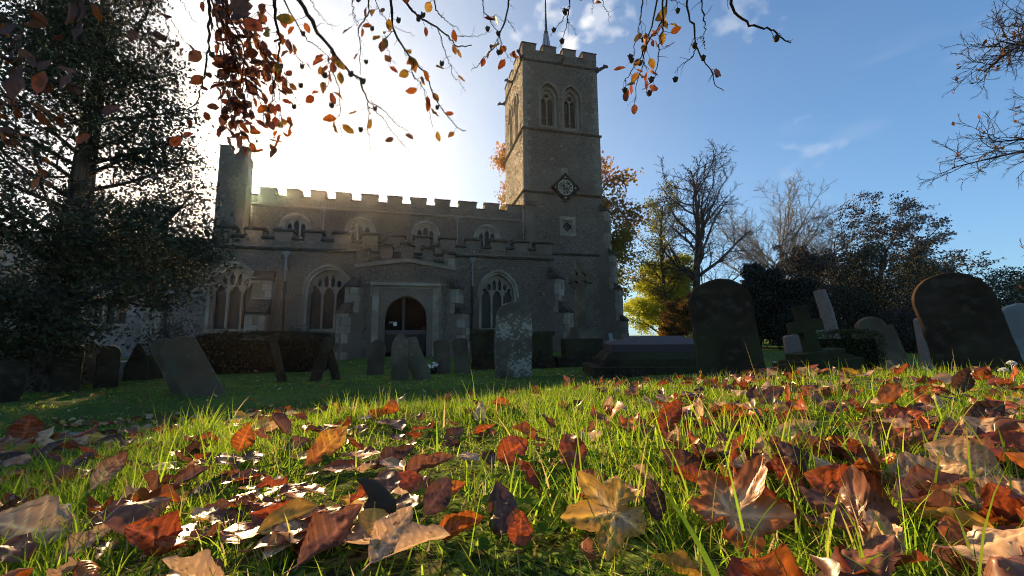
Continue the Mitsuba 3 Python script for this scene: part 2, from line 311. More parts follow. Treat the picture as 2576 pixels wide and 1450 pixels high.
M('light_mortar', lambda p, n, uv: mix((0.34, 0.27, 0.17), (0.55, 0.46, 0.32), smoothstep(.3, .7, fbm(p.x * 2, p.y * 2, p.z * 2, 4))), 1.0, .05)
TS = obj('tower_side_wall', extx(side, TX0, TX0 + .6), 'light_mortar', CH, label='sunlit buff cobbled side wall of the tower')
for a, b in mery: obj('tower_merlon', B(TX1 - .45, TX1, max(a, TY0 + .76), b, 17.93, 18.40), 'mortar', CH)
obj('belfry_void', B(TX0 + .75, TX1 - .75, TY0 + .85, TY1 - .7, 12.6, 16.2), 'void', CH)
m = affinity.translate(unary_union([w.buffer(.06) for w in bwr] + [sq.buffer(.24), Polygon([(8.69, 9.98), (9.54, 9.13), (8.69, 8.28), (7.84, 9.13)]), box(TX0, 12.66, TX1 + .1, 12.86), box(TX0, 17.22, TX1, 17.42), box(TX0, 8.68, TX1 + .2, 8.86), box(TX0, 4.94, TX1 + .2, 5.1), box(8.43, 10.0, 8.97, 10.45)]), -TX0, -GZ)
rubble(TW, (TX0 + .0, TY0, GZ), (1, 0, 0), (0, -1, 0), TX1 - TX0, 17.95 - GZ, m, .145, seed=3, proud=.014)
rubble(TW, (TX0 + .0, TY0, GZ), (1, 0, 0), (0, -1, 0), TX1 - TX0, 17.95 - GZ, m, .30, seed=23, proud=.016, keep=.05, pal=PAL * 1.25)
m2 = affinity.translate(unary_union([Polygon([(TY1 - a, b) for a, b in w.buffer(.12).exterior.coords]) for w in lw] + [box(0, 12.66, 6, 12.86), box(0, 17.22, 6, 17.42), box(0, 8.68, 6, 8.86)]), 0, -GZ)
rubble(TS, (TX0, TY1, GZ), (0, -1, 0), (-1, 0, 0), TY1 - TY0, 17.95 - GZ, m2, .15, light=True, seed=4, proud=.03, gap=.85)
for a, b in mer: obj('merlon_face', B(a + .02, b - .02, TY0 - .006, TY0 + .1, 17.9, 18.38), 'mortar', TW)
copings(CH, [(a, b, 18.40) for a, b in mer] + [(mer[k][1] + .04, mer[k + 1][0] - .04, 17.93) for k in range(3)], TY0, TY0 + .45, h=.08, over=.05, slope=.02)
for a, b in mery: obj('coping', B(TX0 - .05, TX0 + .5, a + (.5 if a < TY0 + .5 else 0), b, 18.402, 18.48), 'dark_cope', CH)
def string_course(z, h, y, x0, x1, parent=CH, mat='dark_cope', pro=.10, side=None):
    p = Polygon([(y - .005, z - h / 2), (y - pro * .6, z - h / 2), (y - pro, z), (y - .005, z + h / 2)])
    ms = [extx(p, x0 - pro * .6, x1 + pro * .6)]
    if side: ms.append(ext(Polygon([(x0 + .005, z - h / 2), (x0 - pro * .6, z - h / 2), (x0 - pro, z), (x0 + .005, z + h / 2)]), y, side))
    return obj('string_course', J(*ms), mat, parent)
string_course(17.32, .17, TY0, TX0, TX1, side=TY1)
string_course(12.76, .18, TY0, TX0, TX1 + .08, side=TY1, pro=.12)
string_course(8.77, .17, TY0, TX0, TX1 + .14, side=TY1, pro=.14)
string_course(5.03, .16, TY0, TX0, TX1 + .1, pro=.12)
def quoins(x, y, sx, sy, z0, z1, parent, n=None, mat='ashlar', hh=.34, pro=.012):
    z, k = z0, 0
    while z < z1 - .2:
        h = hh * RNG.uniform(.8, 1.2); a, b = ((.46, .27) if k % 2 else (.27, .46)); a *= RNG.uniform(.85, 1.15)
        xs, ys = sorted((x - sx * pro, x + sx * a)), sorted((y - sy * pro, y + sy * b))
        obj('quoin', B(xs[0], xs[1], ys[0], ys[1], z + .012, min(z + h, z1) - .012), mat, parent); z += h; k += 1
M('quoin_stone', lambda p, n, uv: mix((0.17, 0.125, 0.09), (0.29, 0.225, 0.165), fbm(p.x * 3, p.y * 3, p.z * 2.3, 4)), .92, .2)
quoins(TX1, TY0, -1, 1, 8.9, 17.2, TW, mat='quoin_stone')
quoins(TX0, TY0, 1, 1, 8.9, 17.2, TW, mat='quoin_stone')
for i, (w, r, cx) in enumerate(zip(bw, bwr, (7.75, 9.27))):
    k = obj('belfry_window', ext(r.buffer(.03).difference(w), TY0 + .16, TY0 + .30), 'quoin_stone', CH)
    lights = unary_union([trefoil(cx - .205, 13.12, 15.12, .165), trefoil(cx + .205, 13.12, 15.12, .165), Point(cx, 15.25).buffer(.15), Point(cx - .2, 15.22).buffer(.05), Point(cx + .2, 15.22).buffer(.05)])
    obj('tracery', ext(w.difference(lights), TY0 + .31, TY0 + .43), 'quoin_stone', k)
    obj('hood_mould', ext(arch(cx, 14.9, 14.95, 15.98, .72).difference(arch(cx, 14.8, 14.95, 15.89, .63)), TY0 - .09, TY0 + .05), 'quoin_stone', k)
    obj('sill', B(cx - .6, cx + .6, TY0 + .02, TY0 + .5, 13.0, 13.09), 'quoin_stone', k)
    for sx in (-.205, .205):
        for q in range(7):
            s = B(cx + sx - .18, cx + sx + .18, 0, .26, 0, .035); s.apply_transform(trimesh.transformations.rotation_matrix(-.6, [1, 0, 0])); move(s, (0, TY0 + .44, 13.2 + q * .262 + .14))
            obj('louvre', s, 'louvre', k)
for c in (TY0 + 1.62, TY0 + 3.12):
    w = arch(c, 12.95, 15.0, 15.8, .42)
    obj('belfry_window', extx(w.difference(unary_union([trefoil(c - .2, 13.0, 15.2, .16), trefoil(c + .2, 13.0, 15.2, .16)])), TX0 + .28, TX0 + .42), 'warm_stone', CH)
    obj('hood_mould', extx(arch(c, 14.95, 15.0, 15.98, .6).difference(arch(c, 14.9, 15.0, 15.84, .46)), TX0 - .1, TX0 + .05), 'ashlar', 'church__belfry_window_%03d' % (2 if c < TY0 + 2 else 3))
fr = sq.buffer(.22, join_style=2).difference(sq)
k = obj('square_window', ext(fr, TY0 - .03, TY0 + .2), 'ashlar', CH)
cx, cz = 8.82, 6.75
quat = unary_union([Point(cx + a, cz + b).buffer(.15) for a, b in ((.14, 0), (-.14, 0), (0, .14), (0, -.14))] + [box(cx - .1, cz - .1, cx + .1, cz + .1)])
obj('tracery', ext(sq.buffer(.01).difference(quat), TY0 + .1, TY0 + .19), 'quoin_stone', k)
obj('pane', B(8.5, 9.14, TY0 + .205, TY0 + .22, 6.36, 7.14), 'glass_dark', k)
obj('pale_panel', B(8.46, 8.94, TY0 - .025, TY0 + .1, 9.98, 10.42), 'quoin_stone', TW)
# buttresses of the tower
def buttress(x, y, ang, w, stages, parent=CH, mat='mortar', cap='dark_cope', face='ashlar'):
    """stages: (z0, z1, projection); each stage ends in a sloping weathering. ang turns the outward direction from -y."""
    R = trimesh.transformations.rotation_matrix(ang, [0, 0, 1]); R[:3, 3] = (x, y, 0); root = None
    for i, (z0, z1, pr) in enumerate(stages):
        nx = stages[i + 1][2] if i + 1 < len(stages) else 0.0
        m = B(-w / 2, w / 2, -pr, .5, z0, z1); m.apply_transform(R)
        if root is None: root = obj('buttress', m, mat, parent)
        else: obj('stage', m, mat, root)
        rise = (pr - nx) * 1.25 + .05
        p = Polygon([(-pr - .05, z1 + .002), (-nx + .02, z1 + .002), (-nx + .02, z1 + rise), (-pr - .05, z1 + .07)]); m = extx(p, -w / 2 - .05, w / 2 + .05); m.apply_transform(R); obj('weathering', m, cap, root)
        z = z0 + .03; k = 0
        while z < z1 - .12 and face:
            h = min(RNG.uniform(.26, .4), z1 - z - .01); ww = w * (.5 if k % 2 else .34)
            for s in (-1, 1):
                m = B(min(s * w / 2 + s * .012, s * (w / 2 - ww + (.02 * s))), max(s * w / 2 + s * .012, s * (w / 2 - ww + (.02 * s))), -pr - .012, -pr + RNG.uniform(.16, .32), z + .01, z + h - .01); m.apply_transform(R)
                if RNG.random() < .8: obj('quoin', m, face, root)
            z += h; k += 1
    return root
buttress(11.15, 22.05, PI / 4, .62, [(GZ, 1.0, 1.25), (1.0, 2.9, .98), (2.9, 5.0, .70), (5.0, 7.75, .42)], face='quoin_stone')
buttress(6.42, 22.0, 0, .58, [(GZ, 7.8, .26)], face=None)
obj('plinth', B(6.8, 10.9, TY0 - .16, TY0 + .2, GZ, .35), 'mortar', CH)
# gargoyles: a beast's neck, head, ears and open jaw
def gargoyle(x, y, z, ang, L=.5):
    m = [cat([tube([[0, .1, -.02], [0, -.15, 0], [0, -.35, .05], [0, -.5, .1]], [.13, .12, .10, .085], 8)])]
    hd = trimesh.creation.icosphere(2, .13); hd.vertices *= [.85, 1.25, .85]; move(hd, (0, -.56, .13)); m.append(hd)
    for s in (-1, 1):
        ea = trimesh.creation.cone(.045, .13, sections=6); move(ea, (s * .08, -.5, .2)); m.append(ea)
    jw = B(-.05, .05, -.76, -.6, .02, .06); m += [jw, B(-.055, .055, -.74, -.6, .1, .16)]
    wing = B(-.16, .16, -.12, .06, -.12, .12); m.append(wing)
    g = J(*m); g.apply_scale(L / .62); rotz(g, ang); move(g, (x, y, z)); obj('gargoyle', g, 'dark_cope', CH, smooth=40)
gargoyle(8.6, TY0, 17.34, 0.1); gargoyle(11.1, TY0, 17.3, PI / 3.2, .6); gargoyle(6.11, TY0, 17.34, -PI / 4, .55); gargoyle(6.11, 24.4, 17.3, -PI / 2); gargoyle(6.11, TY1, 17.3, -PI * .7)
# spirelet
sp = trimesh.creation.cone(.62, 3.4, sections=8); sp.apply_transform(trimesh.transformations.rotation_matrix(PI / 8, [0, 0, 1])); move(sp, (8.56, 24.5, 18.0))
SPK = obj('spire', cat([tube([[8.56, 24.5, 18.05], [8.56, 24.5, 18.9], [8.56, 24.5, 19.9], [8.56, 24.5, 21.5]], [.62, .52, .36, .14], 8)]), 'lead', CH)
for a in range(8):
    t = a * PI / 4; obj('lead_roll', cat([tube([[8.56 + r * math.cos(t), 24.5 + r * math.sin(t), z] for r, z in ((.62, 18.05), (.52, 18.9), (.36, 19.9), (.14, 21.5))], .022, 5)]), 'iron', SPK)
obj('mast', cat([tube([[8.56, 24.5, 21.45], [8.56, 24.5, 22.6], [8.56, 24.5, 24.4]], [.10, .075, .03], 8)]), 'iron', SPK)
obj('collar', cat([tube([[8.56, 24.5, 21.4], [8.56, 24.5, 21.62]], [.17, .14], 8)]), 'iron', SPK)
# ---- clock: a thing of its own
CK = thing('tower_clock', 'black diamond clock with pale Roman numerals on the tower', 'clock')
cc = np.array([8.69, 0, 9.13]); yc = TY0 - .14
dia = Polygon([(0, .92), (.92, 0), (0, -.92), (-.92, 0)])
def C(poly, y0, y1): return ext(affinity.translate(poly, cc[0], cc[2]), y0, y1)
obj('board', C(dia.buffer(-.05, join_style=2), yc, TY0 + .0), 'black_paint', CK)
obj('frame', C(dia.difference(dia.buffer(-.075, join_style=2)), yc - .07, TY0 - .01), 'black_paint', CK)
obj('bead', C(dia.buffer(-.08, join_style=2).difference(dia.buffer(-.095, join_style=2)), yc - .03, yc + .01), 'wood_mid', CK)
obj('outer_ring', C(Point(0, 0).buffer(.475, 32).difference(Point(0, 0).buffer(.437, 32)), yc - .03, yc + .01), 'cream_paint', CK)
obj('inner_ring', C(Point(0, 0).buffer(.20, 32).difference(Point(0, 0).buffer(.184, 32)), yc - .025, yc + .01), 'cream_paint', CK)
def numeral(txt):
    wd = {'I': .030, 'V': .075, 'X': .08}; wd = {a: b * .86 for a, b in wd.items()}; tot = sum(wd[c] for c in txt); x = -tot / 2; ps = []; z0, z1 = .275, .418
    for c in txt:
        w = wd[c]; t = .015
        if c == 'I': ps.append(box(x + w / 2 - t / 2, z0, x + w / 2 + t / 2, z1))
        elif c == 'V': ps += [LineString([(x + .012, z1), (x + w / 2, z0)]).buffer(t / 2, cap_style=2), LineString([(x + w - .012, z1), (x + w / 2, z0)]).buffer(t / 3, cap_style=2)]
        else: ps += [LineString([(x + .01, z1), (x + w - .01, z0)]).buffer(t / 2, cap_style=2), LineString([(x + w - .01, z1), (x + .01, z0)]).buffer(t / 3, cap_style=2)]
        x += w
    ps += [box(-tot / 2, z1 - .012, tot / 2, z1), box(-tot / 2, z0, tot / 2, z0 + .012)]
    return unary_union(ps)
for k, t in enumerate(('XII', 'I', 'II', 'III', 'IIII', 'V', 'VI', 'VII', 'VIII', 'IX', 'X', 'XI')):
    obj('numeral', C(affinity.rotate(numeral(t), -30 * k, origin=(0, 0)), yc - .022, yc + .01), 'cream_paint', CK)
def hand(L, a, w): return C(affinity.rotate(unary_union([Polygon([(-w, -.06), (w, -.06), (w * .8, L * .62), (w * 2, L * .72), (0, L), (-w * 2, L * .72), (-w * .8, L * .62)])]), -a, origin=(0, 0)), yc - .055, yc - .035)
obj('minute_hand', hand(.37, 1, .016), 'cream_paint', CK); obj('hour_hand', move(hand(.30, 61, .018), (0, .018, 0)), 'cream_paint', CK)
for a in range(4):
    t = Polygon([(0, .70), (.055, .60), (.0, .62), (-.055, .60)]); obj('corner_ornament', C(affinity.rotate(t, 90 * a, origin=(0, 0)), yc - .02, yc + .01), 'white_paint', CK)

# ---- nave
NY = 22.3
nm = [(-9.2, -8.6), (-8.0, -7.3), (-6.75, -6.08), (-5.58, -4.86), (-4.34, -3.60), (-3.04, -2.20), (-1.67, -.91), (-.41, .44), (.95, 1.76), (2.30, 3.31), (3.80, 4.65), (5.14, 6.08)]
cwx = (-6.21, -3.01, .43, 3.93)
def cwin(c, g=0): return arch(c, 4.95, 5.98, 6.44, .50 + g)
nav = battlement(-9.6, 6.08, 7.52, 7.92, nm, GZ).difference(unary_union([cwin(c) for c in cwx]))
NW = obj('nave_wall', J(ext(nav, NY, NY + .7), B(-9.6, 6.08, 27.6, 28.2, GZ, 7.6), B(-9.6, -9.0, NY + .71, 27.59, GZ, 7.8)), 'mortar', CH)
obj('nave_roof', B(-8.99, 6.08, NY + .71, 27.59, 7.1, 7.2), 'lead', CH)
m = affinity.translate(unary_union([arch(c, 4.8, 5.98, 6.68, .74) for c in cwx] + [box(-10, 6.93, 7, 7.06)]), 9.6, -4.4)
rubble(NW, (-9.6, NY, 4.4), (1, 0, 0), (0, -1, 0), 15.6, 3.1, m, .14, seed=5, proud=.014)
copings(CH, [(a, b, 7.92) for a, b in nm] + [(nm[k][1] + .05, nm[k + 1][0] - .05, 7.52) for k in range(len(nm) - 1)], NY, NY + .45, h=.07, slope=.02)
string_course(7.0, .13, NY, -9.5, 6.05, mat='quoin_stone')
def lattice(poly, y, parent, step=.16):
    x0, z0, x1, z1 = poly.bounds; ls = []
    for s in np.arange(-(z1 - z0) * 1.2, x1 - x0, step * 1.3):
        ls += [LineString([(x0 + s, z0), (x0 + s + (z1 - z0) / 1.25, z1)]), LineString([(x0 + s, z1), (x0 + s + (z1 - z0) / 1.25, z0)])]
    g = unary_union(ls).buffer(.004, cap_style=2).intersection(poly)
    obj('lead_came', ext(g, y - .008, y - .002), 'iron', parent, kind='stuff')
for c in cwx:
    w = cwin(c); lights = unary_union([trefoil(c - .325, 4.97, 6.18, .125), trefoil(c, 4.97, 6.34, .135), trefoil(c + .325, 4.97, 6.18, .125)])
    k = obj('clerestory_window', ext(w.difference(lights), NY + .12, NY + .26), 'ashlar', CH)
    obj('surround', ext(arch(c, 4.9, 5.98, 6.50, .62).difference(w), NY - .015, NY + .12), 'ashlar', k)
    obj('hood_mould', ext(arch(c, 5.9, 5.98, 6.66, .76).difference(arch(c, 5.8, 5.98, 6.54, .64)).union(box(c - .80, 5.84, c - .64, 5.97)).union(box(c + .64, 5.84, c + .80, 5.97)), NY - .09, NY + .05), 'ashlar', k)
    obj('glass', ext(w.buffer(.02), NY + .27, NY + .28), 'glass_dark', k)
def downpipe(x, y, z1, z0, col='pipe_paint', low=None):
    k = obj('downpipe', cat([tube([[x, y, z1 - .05], [x, y, z0]], .045, 8)]), col, CH)
    obj('hopper', J(B(x - .13, x + .13, y - .1, y + .1, z1 - .06, z1 + .1), B(x - .08, x + .08, y - .06, y + .06, z1 - .16, z1 - .06)), col, k)
    if low is not None: obj('lower_pipe', cat([tube([[x, y, z0 + .01], [x, y, low]], .05, 8)]), 'iron', k)
downpipe(2.19, NY - .1, 6.85, 5.2); downpipe(-4.85, NY - .1, 6.95, 5.2)
# ---- stair turret at the nave's far end
tm = [(-9.62, -9.16), (-8.79, -8.37)]
tur = battlement(-9.62, -8.37, 9.34, 9.68, tm, GZ)
TU = obj('turret', J(ext(tur, 21.6, 22.0), B(-9.62, -8.37, 22.01, 22.35, GZ, 9.3)), 'mortar', CH)
rubble(TU, (-9.62, 21.6, 2.0), (1, 0, 0), (0, -1, 0), 1.0, 7.3, None, .14, seed=6, proud=.014)
copings(TU, [(a, b, 9.68) for a, b in tm], 21.6, 22.0, h=.06)
# ---- aisle
AY = 19.0
am = [(-8.3, -7.75), (-7.25, -6.6), (-6.1, -5.4), (-4.9, -4.2), (-3.7, -3.0), (-2.49, -1.79), (-1.38, -.61), (-.14, .60), (1.07, 1.79), (2.31, 3.04), (3.54, 4.29), (4.72, 5.45), (5.87, 6.74)]
awx = (-7.55, -3.82, 3.88)
ais = battlement(-8.3, 6.74, 4.46, 4.84, am, GZ).difference(unary_union([arch(c, .54, 2.2, 3.2, .82) for c in awx]))
AW = obj('aisle_wall', J(ext(ais, AY, AY + .7), B(6.1, 6.74, AY + .71, 22.0, GZ, 4.7), B(-8.3, -7.7, AY + .71, NY, GZ, 4.7)), 'mortar', CH)
obj('aisle_roof', B(-7.69, 6.09, AY + .71, NY - .01, 4.2, 4.3), 'lead', CH)
m = affinity.translate(unary_union([arch(c, .4, 2.2, 3.42, 1.06) for c in awx] + [box(-9, 3.97, 7, 4.13)]), 8.3, -GZ)
rubble(AW, (-8.3, AY, GZ), (1, 0, 0), (0, -1, 0), 15.04, 4.46 - GZ, m, .125, seed=7, proud=.018)
rubble(AW, (-8.3, AY, GZ), (1, 0, 0), (0, -1, 0), 15.04, 4.46 - GZ, m, .28, seed=27, proud=.022, keep=.07, pal=PAL * 1.35)
copings(CH, [(a, b, 4.84) for a, b in am] + [(am[k][1] + .06, am[k + 1][0] - .06, 4.46) for k in range(len(am) - 1)], AY, AY + .55, h=.13, over=.09, slope=.06)
string_course(4.05, .15, AY, -8.3, 6.74, pro=.11)
for c in awx:
    w = arch(c, .54, 2.2, 3.2, .82)
    hs = [trefoil(c + s, .56, 2.42, .225) for s in (-.54, 0, .54)]
    up = [affinity.translate(Polygon([(-.09, 0), (-.095, a * .6), (0, a), (.095, a * .6), (.09, 0), (0, -.09)]), c + s, 2.48 + o) for s, a, o in ((-.40, .30, 0), (-.135, .52, 0), (.135, .52, 0), (.40, .30, 0), (-.62, .12, -.08), (.62, .12, -.08))]
    k = obj('aisle_window', ext(w.difference(unary_union(hs + up)), AY + .22, AY + .38), 'ashlar', CH)
    obj('surround', ext(arch(c, .50, 2.2, 3.30, .94).difference(w), AY - .014, AY + .22), 'ashlar', k)
    obj('hood_mould', ext(arch(c, 2.05, 2.2, 3.42, 1.04).difference(arch(c, 2.0, 2.2, 3.32, .95)), AY - .10, AY + .04), 'ashlar', k)
    obj('sill', extx(Polygon([(AY - .06, .40), (AY + .4, .40), (AY + .4, .56), (AY - .06, .46)]), c - .96, c + .96), 'ashlar', k)
    obj('glass', ext(w.buffer(.02), AY + .39, AY + .40), 'glass_dark', k)
    lattice(w.buffer(-.01), AY + .388, k, .17)
    for z in np.arange(.85, 2.4, .36): obj('saddle_bar', B(c - .80, c + .80, AY + .372, AY + .386, z, z + .022), 'iron', k)
buttress(-6.35, AY, 0, .72, [(GZ, 1.15, .85), (1.15, 2.6, .35)])
buttress(6.72, AY + .02, PI / 4, .60, [(GZ, 1.3, .95), (1.3, 3.0, .5)])
downpipe(2.62, AY - .1, 3.85, 2.55, low=GZ); downpipe(-5.55, AY - .1, 3.82, 2.6, low=GZ)
obj('plinth', J(B(-8.3, -2.3, AY - .12, AY + .2, GZ, .0), B(1.5, 6.9, AY - .12, AY + .2, GZ, .0)), 'mortar', CH)
# ---- porch
PY, PX0, PX1 = 16.0, -2.26, 1.48
door = arch(-.38, GZ, .88, 1.76, .80)
gab = lambda z: [(PX0, z - .32), (-.38, z), (PX1, z - .32)]
body = Polygon([(PX0, GZ), (PX0, 3.02), (-.38, 3.34), (PX1, 3.02), (PX1, GZ)])
pm = [(PX0, -1.84), (-1.42, -.96), (-.62, -.14), (.20, .64), (1.05, PX1)]
def gz(x, z): return z - abs(x + .38) * .32 / 1.88
mers = [Polygon([(a, gz(a, 3.2)), (a, gz(a, 3.78)), (b, gz(b, 3.78)), (b, gz(b, 3.2))]) for a, b in pm if not a < -.38 < b] + [Polygon([(-.62, 3.1), (-.62, gz(-.62, 3.78)), (-.38, 3.78), (-.14, gz(-.14, 3.78)), (-.14, 3.1)])]
PW = obj('porch_wall', J(ext(unary_union([body] + mers).difference(door), PY, PY + .55), B(PX0, PX0 + .5, PY + .56, AY, GZ, 3.2), B(PX1 - .5, PX1, PY + .56, AY, GZ, 3.2), B(PX0 + .51, PX1 - .51, PY + .56, AY, 2.9, 3.0)), 'mortar', CH)
def gcope(a, b, z, parent=CH, h=.11):
    m = ext(Polygon([(a - .05, gz(a, z)), (b + .05, gz(b, z)), (b + .05, gz(b, z) + h), (a - .05, gz(a, z) + h)]), PY - .10, PY + .5); obj('coping', m, 'dark_cope', parent)
for a, b in pm:
    if a < -.38 < b: gcope(a, -.385, 3.782); gcope(-.375, b, 3.782)
    else: gcope(a, b, 3.782)
for k in range(4): gcope(pm[k][1] + .06, pm[k + 1][0] - .06, 3.345, h=.10)
m = affinity.translate(unary_union([box(-1.72, GZ, .95, 2.34), Polygon([(PX0, 2.76), (-.38, 3.08), (PX1, 2.76), (PX1, 2.96), (-.38, 3.28), (PX0, 2.96)]), Polygon([(PX0 - 1, 2.6), (PX0, 3.02), (-.38, 3.4), (PX1, 3.02), (PX1 + 1, 2.6), (PX1 + 1, 6), (PX0 - 1, 6)])]), -PX0, -GZ)
rubble(PW, (PX0, PY, GZ), (1, 0, 0), (0, -1, 0), PX1 - PX0, 4.6, m, .115, seed=8, proud=.018)
rubble(PW, (PX0 + .05, PY, 2.95), (1, 0, 0), (0, -1, 0), PX1 - PX0 - .1, .38, None, .11, seed=18, proud=.012)
st = Polygon([(PX0 - .06, 2.80), (-.38, 3.10), (PX1 + .06, 2.80), (PX1 + .06, 2.94), (-.38, 3.24), (PX0 - .06, 2.94)]); obj('string_course', ext(st, PY - .11, PY - .001), 'quoin_stone', CH)
sq2 = box(-1.40, GZ, .64, 2.06)
DW = obj('doorway', ext(box(-1.64, GZ, .88, 2.14).difference(sq2), PY - .02, PY + .3), 'ashlar', CH)
obj('hood_mould', ext(unary_union([box(-1.70, 2.15, .94, 2.26), box(-1.70, 1.75, -1.645, 2.15), box(.885, 1.75, .94, 2.15)]), PY - .12, PY + .02), 'ashlar', DW)
obj('spandrel', ext(sq2.buffer(-.001).difference(arch(-.38, GZ - .1, .88, 1.78, .81)).difference(box(-2, GZ - .2, 2, .86)), PY + .10, PY + .31), 'warm_stone', DW)
obj('moulding', ext(sq2.difference(sq2.buffer(-.09, join_style=2)).difference(box(-2, GZ - .2, 2, .0)), PY + .03, PY + .098), 'warm_stone', DW)
obj('arch_moulding', ext(arch(-.38, .86, .88, 1.88, .93).difference(arch(-.38, .8, .88, 1.79, .82)), PY + .05, PY + .099), 'warm_stone', DW)
for s in (-1, 1):
    x = -.38 + s * .90; obj('jamb_shaft', J(cat([tube([[x, PY + .17, -.3], [x, PY + .17, .74]], .075, 10)]), B(x - .11, x + .11, PY + .06, PY + .28, .74, .86), B(x - .10, x + .10, PY + .07, PY + .27, -.42, -.3)), 'warm_stone', DW, smooth=40)
    obj('jamb', B(min(x, x + s * .13) - .09, max(x, x + s * .13) + .09, PY + .30, PY + .54, GZ, .86), 'warm_stone', DW)
dz = obj('door', ext(door.buffer(-.004), PY + .50, PY + .53), 'void', CH)
obj('post', B(-.53, -.43, PY + .42, PY + .499, GZ, 1.74), 'wood_mid', dz)
obj('rail', J(B(-1.17, -.535, PY + .43, PY + .499, .27, .44), B(-.425, .41, PY + .43, PY + .499, .27, .44)), 'wood_mid', dz)
obj('kick_panel', J(B(-1.15, -.54, PY + .46, PY + .499, -.42, .25), B(-.42, .40, PY + .46, PY + .499, -.42, .25)), 'wood_dark', dz)
buttress(PX1 - .02, PY + .02, PI / 4, .44, [(GZ, 1.05, .62), (1.05, 2.05, .30)])
buttress(PX0 + .02, PY + .02, -PI / 4, .44, [(GZ, 1.05, .62), (1.05, 2.05, .30)])
quoins(PX1, PY, -1, 1, 2.95, 3.5, PW); 
# notices pinned on the door: things of their own
nt = thing('notice', 'small white paper notices pinned on the dark porch door', 'notice')
obj('sheet', B(-.86, -.74, PY + .39, PY + .40, .60, .76), 'white_paint', nt); obj('sheet', B(-1.02, -.88, PY + .39, PY + .40, .70, .78), 'pipe_paint', nt)
# ---- chancel and vestry wall at the left
CY = 20.5
cwn = [box(-13.5, .78, -12.1, 2.0), box(-17.6, .7, -16.3, 2.0)]
M('pale_mortar', lambda p, n, uv: mix((0.17, 0.13, 0.115), (0.28, 0.225, 0.20), smoothstep(.3, .7, fbm(p.x * 1.2, p.y * 1.2, p.z * 1.2, 4) * .6 + fbm(p.x * 9, p.y * 9, p.z * 9, 3) * .4)), .95, .15)
CW = obj('chancel_wall', J(ext(box(-24, GZ, -8.31, 4.6).difference(unary_union(cwn)), CY, CY + .6), B(-24, -9.7, CY + .61, 27, 4.2, 4.3), B(-24.0, -23.4, CY + .61, 27, GZ, 4.19)), 'pale_mortar', CH)
rubble(CW, (-24, CY, GZ), (1, 0, 0), (0, -1, 0), 15.6, 5.2, affinity.translate(unary_union([c.buffer(.25) for c in cwn]), 24, -GZ), .15, seed=9, proud=.02, keep=.6, pal=PAL * 1.2)
obj('coping', B(-24, -8.31, CY - .08, CY + .65, 4.602, 4.7), 'dark_cope', CH)
for c in cwn:
    x0, z0, x1, z1 = c.bounds; k = obj('chancel_window', ext(c.difference(unary_union([box(x0 + .08 + i * (x1 - x0 - .08) / 3, z0 + .06, x0 + (i + 1) * (x1 - x0 - .08) / 3, z1 - .06) for i in range(3)])), CY + .15, CY + .3), 'quoin_stone', CH)
    obj('sill', B(x0 - .1, x1 + .1, CY - .08, CY + .14, z0 - .12, z0 - .002), 'quoin_stone', k); obj('glass', B(x0, x1, CY + .31, CY + .32, z0, z1), 'glass_dark', k)
for x in (-17.0 + 1.9, -10.9): buttress(x, CY, 0, .6, [(GZ, 1.5, .5)])
# ---------------------------------------------------------------- graves
def top_round(w, h, k=1.0, n=18):
    t = np.linspace(0, PI, n); return [(-w / 2, 0)] + [(-w / 2 * math.cos(a), h - w / 2 * k + w / 2 * k * math.sin(a)) for a in t] + [(w / 2, 0)]
def top_gothic(w, h, r=.62):
    a = arch(0, 0, h - w * r, h, w / 2, 9); return [(x, z) for x, z in list(a.exterior.coords)[:-1]]
def top_ogee(w, h):
    t = np.linspace(0, 1, 10); s = [(-w / 2 + w / 2 * a, h - .16 * w + .16 * w * (a ** 1.6 * 1.0) + .05 * w * math.sin(PI * a * 2)) for a in t]
    return [(-w / 2, 0), (-w / 2, h - .22 * w)] + s + [(-x, z) for x, z in s[::-1][1:]] + [(w / 2, h - .22 * w), (w / 2, 0)]
def top_shoulder(w, h):
    t = np.linspace(0, PI, 12); return [(-w / 2, 0), (-w / 2, h - .36 * w), (-w * .40, h - .33 * w)] + [(-w * .36 * math.cos(a), h - .30 * w + .30 * w * math.sin(a)) for a in t] + [(w * .40, h - .33 * w), (w / 2, h - .36 * w), (w / 2, 0)]
def top_flat(w, h): return [(-w / 2, 0), (-w / 2, h - .02), (-w / 2 + .03, h), (w * .1, h + .01), (w / 2 - .02, h - .01), (w / 2, h - .05), (w / 2, 0)]
def top_tri(w, h): return [(-w / 2, 0), (-w * .47, h * .45), (-w * .1, h * .95), (0, h), (w * .12, h * .93), (w * .46, h * .5), (w / 2, 0)]
